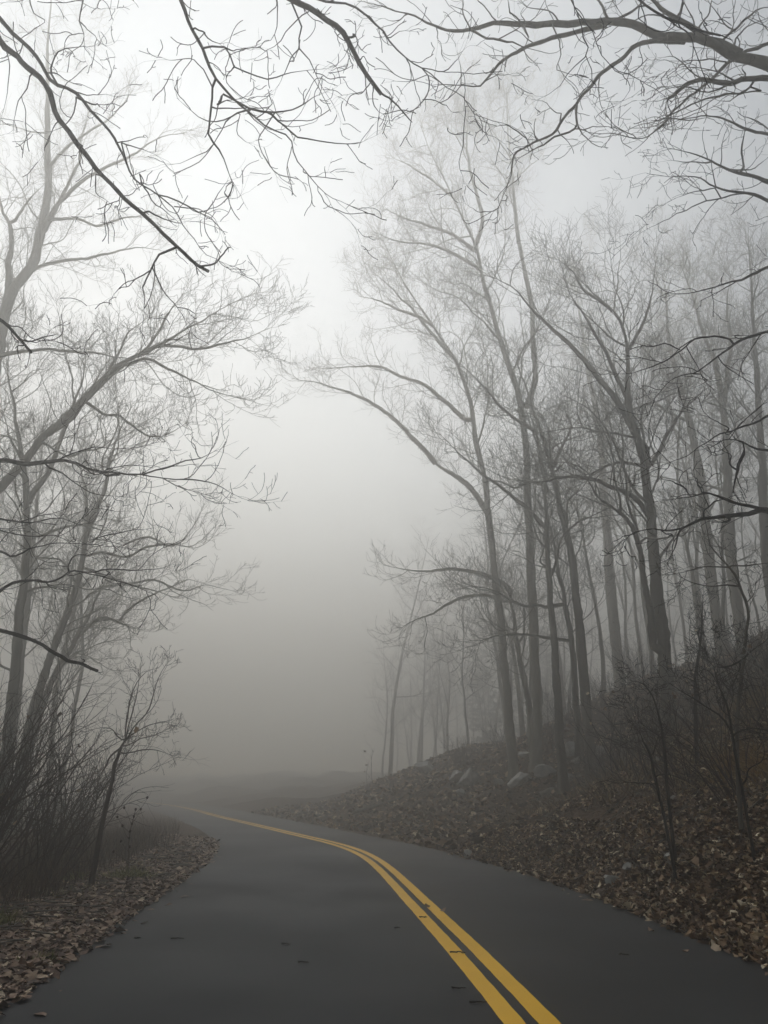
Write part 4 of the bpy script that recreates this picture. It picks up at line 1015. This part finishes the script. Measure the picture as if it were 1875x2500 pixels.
sapling('slender tree snaking up near the right edge, with pale lichen on its lower bend',
        [T(11, [(1040, 1900), (1100, 1400), (1110, 1240), (1060, 1100), (1020, 980), (950, 870), (840, 740), (790, 560), (770, 450)], (10, 9.6), (9, 3)), T(11, [(1010, 900), (880, 900), (760, 900), (640, 930), (460, 970)], (9.7, 9.5), (4, 1.8)), T(11, [(1010, 1035), (880, 1045), (740, 1040), (620, 1000), (520, 950)], (9.7, 9.5), (4, 1.8)), T(11, [(960, 890), (1080, 885), (1250, 880)], (9.7, 9.5), (4, 3))], 505, mt=M['bark'], fine=.8)
sapling('pale lichen-spotted branch stub hanging at the right edge', [T(11, [(1330, 1850), (1255, 1725), (1200, 1650), (1150, 1590), (1075, 1520), (1040, 1480)], (8.4, 8.3), (6, 4))], 506, mt=M['lichen_bark'], fine=.2)
br = [((1500, 1660), 16.5, 'reddish brown brush heap left of the biggest dark tree'), ((1570, 1650), 15, 'tangled brush heap at the foot of the biggest dark tree'), ((1660, 1700), 13, 'dark brush behind the forked sapling'), ((1790, 1730), 11, 'dark brush near the right edge above the golden grass'), ((1720, 1700), 15, 'hazy brush behind the dark brush of the right bank'), ((1850, 1600), 13, 'tall brush cut by the right edge')]
for i, ((px, py), Y, lb) in enumerate(br):
    p = at(px, py, Y)
    shrub('bare_shrub', lb, 'shrub', float(p[0]), float(p[1]), 1.7, 17, 450 + i, M['shrub'], lean=(-.15, 0), spread=1.3, group='brush on the right bank', r0=.011, tip=.0026, fine=.6)

bs = [shrub('bare_shrub', None, None, 0, 20, 2.0, 20, 480 + i, M['shrub'], lean=(-.12, 0), spread=1.3, r0=.012, fine=.9, tip=.0036) for i in range(2)]
for i, (x, y) in enumerate(scatter(30, lambda y: float(fR(y)) + rb.uniform(4.2 if y < 22 else 6, 15), (13, 36), 1.5, [])):
    o = bs[i] if i < 2 else dup(bs[i % 2], (0, 0, 0), 0, 1)
    o.location = (x, y, float(terrain(x, y)) - .05); o.rotation_euler = (0, 0, rb.uniform(0, 6.28)); sc = rb.uniform(.6, 1.15); o.scale = (sc, sc, sc)
    tag(o, 'leafless brush clump on the dim hillside behind and between the right-hand trunks', 'shrub', 'brush clumps on the right hillside')
wp = shrub('sapling', None, None, 0, 20, 2.6, 1, 470, M['shrub'], lean=(-.1, 0), spread=.02, r0=.014, fine=.6, tip=.004)
wz = float(terrain(0, 20)); first = True
for i, (x, y) in enumerate(scatter(16, lambda y: float(fR(y)) + rb.uniform(2.5, 13), (17, 36), 1.4, [])):
    o = wp if first else dup(wp, (0, 0, 0), 0, 1); first = False
    o.location = (x, y, float(terrain(x, y)) - .03); o.rotation_euler = (0, 0, rb.uniform(0, 6.28)); sc = rb.uniform(.6, 1.25); o.scale = (sc, sc, sc)
    tag(o, 'thin bare whip of a sapling standing on the hazy slope among the trunks', 'sapling', 'thin saplings on the right slope')
# ------------------------------------------------------------------ fallen leaves
lr = np.random.default_rng(21)
def field(side, n, smin, smax, y0, y1, bias=1.):
    y = y0 + (y1 - y0) * lr.uniform(0, 1, n) ** bias
    s = smin + (smax - smin) * lr.uniform(0, 1, n)
    x = fR(y) + s / road_cos(y) if side > 0 else fL(y) - s / road_cos(y)
    return x, y, s
pts = []
for (n, a, b, y0, y1, bi) in ((27000, -.16, 2.4, 3, 14, 1.25), (9000, -.14, 1.7, 12, 24, 1.2), (2500, 2.0, 5, 4, 16, 1)):
    x, y, s = field(-1, n, a, b, y0, y1, bi)
    keep = lr.uniform(size=n) < np.clip((s + .17) / .22, .08, 1)
    x, y = x[keep], y[keep]
    pts.append(np.c_[x, y, np.maximum(terrain(x, y), 0) + lr.uniform(.005, .05, len(x))])
o = leaf_field('leaf_litter', np.concatenate(pts), .043, lr, M['leaf_left'], .45, .3)
tag(o, 'matted brown fallen leaves covering the left verge beside the asphalt', 'leaf litter', kind='stuff')
x, y, s = field(-1, 900, -.9, 0, 3.5, 24, 1.2); keep = lr.uniform(size=900) < .8 * np.exp(s / .1)
xs2, ys2 = x[keep], y[keep]; o_l = (xs2, ys2)
x, y, s = field(1, 900, -.9, 0, 5, 20, 1.); keep = lr.uniform(size=900) < .8 * np.exp(s / .1)
P = np.c_[np.r_[xs2, x[keep]], np.r_[ys2, y[keep]], np.full(len(xs2) + keep.sum(), .012)]
o = leaf_field('leaf_litter', P, .055, lr, M['leaf_left'], .5, .18)
tag(o, 'scattered brown leaves blown from the verges onto the asphalt edges', 'leaf litter', kind='stuff')
x, y, s = field(1, 15000, 0, 16, 18, 46, 1.); z = terrain(x, y) + .03
o = leaf_field('leaf_litter', np.c_[x, y, z], .1, lr, M['leaf'], .7, .6)
tag(o, 'brown fallen leaves over the hazy slope among the right-hand trunks', 'leaf litter', kind='stuff')
n_ = 1400
xa, ya, sa = field(1, n_, .1, 9, 6, 30); xb, yb, sb_ = field(-1, 500, .1, 3.5, 4, 20)
x = np.r_[xa, xb]; y = np.r_[ya, yb]; a_ = lr.uniform(0, 6.28, len(x)); L_ = lr.uniform(.1, .55, len(x))
u_ = np.linspace(-.5, .5, 5)
X = x[:, None] + np.cos(a_)[:, None] * L_[:, None] * u_ + lr.normal(size=(len(x), 5)) * .01; Yy = y[:, None] + np.sin(a_)[:, None] * L_[:, None] * u_ + lr.normal(size=(len(x), 5)) * .01
Zz = terrain(X, Yy) + .05 + lr.uniform(0, .05, (len(x), 1))
mb = MB(); tubes(mb, np.stack([X, Yy, Zz], -1), np.tile(lr.uniform(.003, .009, (len(x), 1)), (1, 5)), 4)
o = mb.build('twig_litter', M['bark']); tag(o, 'small broken sticks strewn among the fallen leaves on both verges', 'twig litter', kind='stuff')
pts = []
for (n, a, b, y0, y1, bi) in ((26000, -.12, 3.2, 5, 14, 1.1), (12000, -.12, 1.3, 7, 19, 1.), (11000, 1.5, 7, 6, 18, 1.), (5000, 0, 9, 16, 30, 1.)):
    x, y, s = field(1, n, a, b, y0, y1, bi)
    keep = lr.uniform(size=n) < np.clip((s + .14) / .25, .08, 1)
    x, y = x[keep], y[keep]
    pts.append(np.c_[x, y, np.maximum(terrain(x, y), 0) + lr.uniform(.005, .06, len(x))])
o = leaf_field('leaf_litter', np.concatenate(pts), .043, lr, M['leaf'], .7, .6)
tag(o, 'curled tan and dark brown fallen leaves spread over the right bank', 'leaf litter', kind='stuff')

# ------------------------------------------------------------------ grasses
def blades(name, base, h, m, rng, lean=.35, w=.004, parent=None, origin=(0, 0, 0)):
    n = len(base)
    d = nrm(np.c_[rng.normal(size=(n, 2)) * lean, np.ones(n)])
    side = nrm(np.cross(d, rng.normal(size=(n, 3))))
    L = h * rng.uniform(.45, 1.1, n)
    droop = np.c_[d[:, :2], np.full(n, -.4)] * rng.uniform(.1, .7, (n, 1))
    t = np.array([0, .4, .75, 1.]); ww = np.array([1, .85, .55, .08]) * w
    V = np.zeros((n, 4, 2, 3))
    for j in range(4):
        c = base + d * (L * t[j])[:, None] + droop * (L * t[j] ** 2)[:, None]
        V[:, j, 0] = c - side * ww[j]; V[:, j, 1] = c + side * ww[j]
    q = np.array([(2 * j, 2 * j + 1, 2 * j + 3, 2 * j + 2) for j in range(3)])
    Q = np.arange(n)[:, None, None] * 8 + q[None]
    mb = MB(); mb.add(V, Q)
    return mb.build(name, m, parent, origin)
gr = np.random.default_rng(33)
pts = []
for (n, a, b, y0, y1) in ((5200, 2.0, 4.6, 6.5, 12), (7500, 1.3, 3.6, 10.5, 21), (1300, .9, 2.6, 18, 28)):
    x, y, s = field(-1, n, a, b, y0, y1)
    # clumped
    cl = np.sin(x * 2.3 + y * 1.1) + np.sin(y * 2.9 - x) + np.sin(x * 5 + y * 4.3)
    k_ = cl + gr.normal(size=n) * .7 > -.4
    x, y = x[k_], y[k_]
    pts.append(np.c_[x, y, terrain(x, y) - .02])
o = blades('dry_grass', np.concatenate(pts), .62, M['dry_grass'], gr, lean=.22, w=.0055)
tag(o, 'tall brown dead grass between the thicket and the leaf-strewn left verge', 'dry grass', kind='stuff')
pts = []
x, y, s = field(1, 16000, 1.7, 8, 7, 22)
cl = np.sin(x * 1.7 + y * .9) + np.sin(y * 2.1 - x * 1.4) + np.sin(x * 3.7 + y * 3.1)
k_ = cl + gr.normal(size=len(x)) * .5 > .25
x, y = x[k_], y[k_]
o = blades('dry_grass', np.c_[x, y, terrain(x, y) - .02], .55, M['straw'], gr, lean=.55, w=.008)
tag(o, 'sparse bent straw lying over the right bank among the leaves', 'dry grass', kind='stuff')

x, y, s = field(-1, 4200, .9, 2.6, 5.5, 16)
cl = np.sin(x * 2.9 + y * 1.7) + np.sin(y * 3.1 - x * 1.9) + np.sin(x * 6.1 + y * 4.7)
k_ = cl > .9; x, y = x[k_], y[k_]
o = blades('grass', np.c_[x, y, terrain(x, y) - .01], .17, M['green_grass'], gr, lean=.5, w=.005)
tag(o, 'patches of yellow-green grass poking through the leaves on the left verge', 'grass', kind='stuff')

x, y, s = field(1, 5200, 3.0, 7.5, 6.5, 15)
cl = np.sin(x * 1.9 + y * 1.3) + np.sin(y * 2.3 - x * 1.1) + np.sin(x * 4.1 + y * 2.9)
k_ = cl > .75; x, y = x[k_], y[k_]
o = blades('dry_grass', np.c_[x, y, terrain(x, y) - .02], .5, M['gold_grass'], gr, lean=.5, w=.008)
tag(o, 'rust-gold dead grass in clumps on the upper part of the right bank', 'dry grass', kind='stuff')

def tuft(px, py, n, h, rad, m, label, group=None):
    p = ground_hit(px, py)
    if p is None: return
    b = np.c_[p[0] + gr.normal(size=n) * rad, p[1] + gr.normal(size=n) * rad * .8, np.zeros(n)]
    b[:, 2] = terrain(b[:, 0], b[:, 1]) - .01
    p = np.array((p[0], p[1], float(terrain(p[0], p[1]))))
    mb_o = blades('grass_tuft', b - p, h, m, gr, lean=.55, w=.007)
    mb_o.location = tuple(p)
    tag(mb_o, label, 'grass tuft', group)
tuft(*zp(6, 660, 1345), 420, .26, .16, M['green_grass'], 'rounded green grass tuft among fallen leaves on the left verge')
tuft(*zp(6, 370, 1360), 130, .26, .12, M['green_grass'], 'small yellow-green tuft left of the rounded one, at the thicket edge')
tuft(*zp(6, 20, 1590), 120, .26, .08, M['green_grass'], 'thin green tuft at the left edge of the leafy verge')
tuft(*zp(6, 205, 1770), 130, .12, .09, M['green_grass'], 'flat olive tuft in the leaves close to the asphalt on the left')
tuft(*zp(12, 1100, 520), 420, .5, .14, M['gold_grass'], 'golden dry grass clump high on the right bank')
tuft(*zp(12, 1350, 560), 260, .42, .12, M['gold_grass'], 'rust-gold grass clump at the right edge, beside the golden one')
tuft(*zp(12, 500, 720), 260, .3, .2, M['dry_grass'], 'brown flattened grass mound below the crooked black sapling')

# seed-head weed
def weed(px, py, Y, label):
    rng = np.random.default_rng(77)
    p = at(px, py, Y); z = float(terrain(p[0], p[1])); base = np.array((p[0], p[1], z))
    root = empty('dried_weed', base); tag(root, label, 'dried weed')
    mb = MB(); C = catmull(np.array([base + (0, 0, -.05), base + (.04, 0, .4), base + (0, 0, .8), base + (.05, 0, 1.15)]), 14)
    S0 = Set(C[None], np.full((1, 14), .004)); tubes(mb, S0.P, S0.R, 5)
    S1 = spawn(S0, 9, .4, .98, (30, 60), (.12, .3), 6, (.0025, .003), (.2, .8), .1, rng, taper=.6); tubes(mb, S1.P, S1.R, 4)
    mb.build('stem', M['shrub'], root, base)
    mb = MB()
    for q in list(S1.P[:, -1]) + list(C[-4:]):
        u = np.linspace(-1, 1, 6); tubes(mb, (q + np.c_[np.zeros(6), np.zeros(6), u * .02])[None], (np.sqrt(np.clip(1 - u * u, .02, 1)) * .016)[None], 7)
    mb.build('seed_heads', M['shrub'], root, base)
weed(*zp(6, 655, 1120), 11.2, 'dried weed with dark round seed heads beside the brown grass, left of the bend')

# ------------------------------------------------------------------ rocks, logs, litter on the road
import bmesh
def rock(px, py, r, seed, label, flatn=.6):
    p = ground_hit(px, py)
    if p is None: return
    r *= max(1., p[1] / 15)
    bm = bmesh.new(); bmesh.ops.create_icosphere(bm, subdivisions=3, radius=1)
    rg = random.Random(seed); off = Vector((rg.uniform(-50, 50), rg.uniform(-50, 50), 0))
    planes = [(Vector((rg.gauss(0, 1), rg.gauss(0, 1), rg.gauss(0, .8))).normalized(), rg.uniform(.38, .72)) for _ in range(11)]
    for v in bm.verts:
        c = v.co.copy()
        for nn, dd in planes:
            e = c.dot(nn) - dd
            if e > 0: c -= nn * e * .92
        c *= 1 + .10 * mnoise.noise(c * 2.2 + off) + .05 * mnoise.noise(c * 6 + off)
        v.co = Vector((c.x * r, c.y * r * .8, c.z * r * flatn))
    me = bpy.data.meshes.new('rock'); bm.to_mesh(me); bm.free()
    me.materials.append(M['rock'])
    o = bpy.data.objects.new('rock', me); COL.objects.link(o)
    o.location = (p[0], p[1], float(terrain(p[0], p[1])) + r * flatn * .25); o.rotation_euler = (rg.uniform(-.3, .3), rg.uniform(-.3, .3), rg.uniform(0, 6))
    tag(o, label, 'rock', 'rocks on the right slope')
rk = [(8, 80, 1050, .24, 'rounded pale rock leftmost on the slope, left of the nearest pale trunk'), (8, 112, 1125, .17, 'small rock just below the leftmost rounded rock'),
      (8, 1190, 720, .2, 'pale rock right of the biggest dark tree'), (8, 1250, 745, .26, 'flat pale slab right of the biggest dark tree'),
      (8, 425, 930, .16, 'small rock between the two pale trunks'), (8, 668, 915, .3, 'long tilted stone between the dark thin trunk and the fourth trunk'),
      (8, 692, 965, .22, 'tilted stone just below the long one, beside the fourth trunk'), (8, 805, 925, .24, 'pale stone right of the fifth trunk'),
      (8, 660, 1035, .1, 'tiny white stone at the foot of the dark thin trunk'), (8, 545, 1030, .28, 'mossy stone left of the foot of the dark thin trunk'),
      (8, 412, 1060, .3, 'leaning stone at the right foot of the leftmost trunk'), (8, 300, 1075, .16, 'small stone left of the leftmost trunk foot'),
      (8, 1100, 952, .11, 'small pale stone beside the crooked black sapling'), (8, 1180, 1160, .12, 'upright pale chip on the leafy bank'),
      (8, 965, 1510, .14, 'grey stone at the lower edge of the bank, above the asphalt'), (8, 885, 1570, .2, 'flat brown stone in the leaves near the asphalt'),
      (8, 1170, 1440, .11, 'small greenish stone halfway down the leafy bank'), (7, 1170, 715, .5, 'large hazy boulder on the slope left of the trunks'),
      (7, 985, 740, .28, 'hazy stone left of the large boulder'), (7, 1120, 795, .26, 'hazy stone under the large boulder'), (7, 1340, 850, .35, 'long hazy stone right of the boulder'),
      (8, 140, 1445, .14, 'stone at the corner where the bank meets the asphalt'), (8, 345, 1475, .09, 'small stone by the asphalt edge near the bend')]
for i, (z, x, y, r, lb) in enumerate(rk): rock(*zp(z, x, y), r, 600 + i, lb)

def log(p0, p1, r, label, seed, m):
    rng = np.random.default_rng(seed)
    a, b = ground_hit(*p0), ground_hit(*p1)
    if a is None or b is None: return
    n = 24; C = a + (b - a) * np.linspace(0, 1, n)[:, None]
    C[:, 2] = np.maximum(C[:, 2], terrain(C[:, 0], C[:, 1]) + r * .5)
    base = C[0].copy()
    mb = MB(); put(mb, jitter(C, .012, rng), r * (1 - .5 * np.linspace(0, 1, n)), 8, True)
    o = mb.build('fallen_branch', m, None, base); tag(o, label, 'fallen branch')
log(zp(10, 60, 1740), zp(10, 420, 1560), .05, 'long fallen branch slanting up the hazy slope left of the trunks', 1, M['grey_bark'])
log(zp(12, 740, 215), zp(12, 1010, 270), .025, 'pale fallen branch left of the forked sapling foot', 2, M['lichen_bark'])
log(zp(8, 1180, 580), zp(8, 1440, 770), .04, 'dark fallen branch slanting down behind the forked sapling', 3, M['dark_bark'])
log(zp(8, 710, 345), zp(8, 830, 470), .03, 'broken branch slanting beside the fifth trunk', 4, M['grey_bark'])

log(zp(10, 900, 1850), zp(10, 1330, 1640), .09, 'mossy fallen log lying upslope at the feet of the tall straight trunks', 5, M['grey_bark'])
log(zp(7, 760, 1010), zp(7, 1010, 930), .1, 'long hazy fallen log low on the slope left of the trunks', 6, M['bark'])
log(zp(12, 300, 800), zp(12, 620, 690), .035, 'grey stick lying across the brown bank below the black saplings', 7, M['grey_bark'])

def road_twig(z, x, y, lpx, label, kind=0, seed=0, ang=0.):
    rng = np.random.default_rng(seed + 40)
    px, py = zp(z, x, y); d = ray(px, py); p = np.array((0, 0, CAMH)) + d * (CAMH - .012) / -d[2]
    dep = p[1] * CP + (p[2] - CAMH) * SP
    L = lpx / ZW[z][2] * dep / F
    n = 10; u = np.linspace(-.5, .5, n)
    C = p + np.c_[u * L * math.cos(ang), u * L * math.sin(ang) + rng.normal(size=n).cumsum() * .006, np.abs(rng.normal(size=n)) * .004]
    mb = MB(); put(mb, C, np.full(n, .0075) * (1 - .5 * np.linspace(0, 1, n)), 6, True)
    if kind:
        S = spawn(Set(C[None], np.full((1, n), .006)), 2, .3, .8, (30, 60), (L * .3, L * .5), 5, (.004, .005), (0, 0), .05, rng); S.P[:, :, 2] = np.clip(S.P[:, :, 2], .008, .02); tubes(mb, S.P, S.R, 5)
    o = mb.build('twig', M['dark_bark'], None, p); tag(o, label, 'twig', 'twigs lying on the road')
road_twig(7, 1280, 1710, 78, 'dark twig lying across the left yellow line', 1, 1, .02)
road_twig(7, 1105, 1532, 38, 'small forked twig on the left yellow line further up the road', 1, 2, .1)
road_twig(7, 1285, 1890, 68, 'twig on the asphalt left of the yellow lines near the bottom', 0, 3, .05)
road_twig(7, 1385, 1966, 88, 'lowest twig, just left of the left yellow line', 0, 4, -.04)
road_twig(6, 900, 1640, 68, 'thin straight twig in the middle of the left lane', 0, 5, -.1)
road_twig(6, 1537, 1760, 56, 'pale short stick in the left lane, nearer the camera', 0, 6, 0)
road_twig(6, 1450, 1665, 48, 'tiny bent twig in the left lane right of the straight one', 1, 7, .05)
road_twig(6, 695, 1640, 30, 'short twig bit left of the straight one in the left lane', 0, 8, -.1)
road_twig(8, 930, 1930, 45, 'dark twig in the right lane', 1, 9, -.2)
road_twig(7, 975, 1587, 26, 'very short twig left of the yellow lines', 0, 10, 0)
def road_leaf(z, x, y, size, label, seed, m='leaf_left'):
    px, py = zp(z, x, y); d = ray(px, py); p = np.array((0, 0, CAMH)) + d * (CAMH - .02) / -d[2]
    o = leaf_field('fallen_leaf', np.zeros((1, 3)), size, np.random.default_rng(seed), M[m], .5, .25); o.location = tuple(p)
    tag(o, label, 'leaf', 'loose leaves on the road')
road_leaf(6, 682, 1552, .07, 'single dark leaf on the asphalt near the left verge', 1)
road_leaf(6, 308, 1908, .045, 'small pale leaf on the asphalt close to the bottom left', 2)
road_leaf(6, 268, 1805, .03, 'tiny white leaf at the left road edge', 3)
road_leaf(8, 1243, 1905, .03, 'tiny pale leaf alone in the right lane', 4)
road_leaf(7, 1205, 1500, .06, 'pale leaf scrap on the right yellow line', 5)
road_leaf(7, 1125, 1478, .05, 'pale leaf scrap between the yellow lines', 6)

# ------------------------------------------------------------------ haze
HZ = dict(x0=-200, x1=160, y0=-55, y1=210, z0=-12.5, z1=45)
mb = MB()
V = [(HZ['x1' if i & 1 else 'x0'], HZ['y1' if i & 2 else 'y0'], HZ['z1' if i & 4 else 'z0']) for i in range(8)]
mb.add(V, [(0, 2, 3, 1), (4, 5, 7, 6), (0, 1, 5, 4), (2, 6, 7, 3), (0, 4, 6, 2), (1, 3, 7, 5)])
m, nt, out = mat('fog'); m.cycles.homogeneous_volume = True
pv = N(nt, 'ShaderNodeVolumePrincipled', Density=.0265, Anisotropy=.74)
pv.inputs['Color'].default_value = (.955,.912,.84,1)
nt.links.new(pv.outputs[0], out.inputs['Volume'])
hz = mb.build('haze', m, smooth=False); tag(hz, 'pale even fog filling the road and the woods', 'fog', kind='stuff')

# ------------------------------------------------------------------ light, world, camera
SUN_EL, SUN_ROT = 18, -26
w = bpy.data.worlds.new('World'); SC.world = w; w.use_nodes = True
nt = w.node_tree; nt.nodes.clear()
wo = nt.nodes.new('ShaderNodeOutputWorld'); bg = nt.nodes.new('ShaderNodeBackground'); bg.inputs['Strength'].default_value = .1
sky = nt.nodes.new('ShaderNodeTexSky'); sky.sky_type = 'NISHITA'; sky.sun_disc = False
sky.sun_elevation = math.radians(SUN_EL); sky.sun_rotation = math.radians(SUN_ROT); sky.dust_density = 0.2; sky.air_density = 1.0
hs = nt.nodes.new('ShaderNodeHueSaturation'); hs.inputs['Saturation'].default_value = .85
nt.links.new(sky.outputs[0], hs.inputs['Color']); nt.links.new(hs.outputs[0], bg.inputs['Color']); nt.links.new(bg.outputs[0], wo.inputs['Surface'])
sl = bpy.data.lights.new('sun', 'SUN'); sl.energy = 5; sl.angle = math.radians(105); sl.color = (.945, .975, 1)
so = bpy.data.objects.new('sun', sl); COL.objects.link(so)
a = math.radians(SUN_ROT); e = math.radians(SUN_EL)
sd = Vector((math.sin(a) * math.cos(e), math.cos(a) * math.cos(e), math.sin(e)))
so.rotation_euler = sd.to_track_quat('Z', 'Y').to_euler(); so.location = (0, -10, 60)

cam = bpy.data.cameras.new('camera'); cam.sensor_fit = 'VERTICAL'; cam.sensor_height = 36; cam.sensor_width = 27
cam.lens = 36 * F / 2500; cam.clip_end = 600; cam.clip_start = .05
co = bpy.data.objects.new('camera', cam); COL.objects.link(co)
co.location = (0, 0, CAMH); co.rotation_euler = (math.pi / 2 + PITCH, 0, 0)
SC.camera = co
SC.view_settings.view_transform = 'Standard'; SC.view_settings.look = 'None'; SC.view_settings.gamma = 1
SC.view_settings.exposure = .43
SC.cycles.volume_bounces = 1
SC.cycles.max_bounces = 8; SC.cycles.diffuse_bounces = 3; SC.cycles.glossy_bounces = 2
SC.cycles.use_denoising = True
SC.cycles.denoising_prefilter = 'ACCURATE'
SC.cycles.use_adaptive_sampling = True; SC.cycles.adaptive_threshold = .015
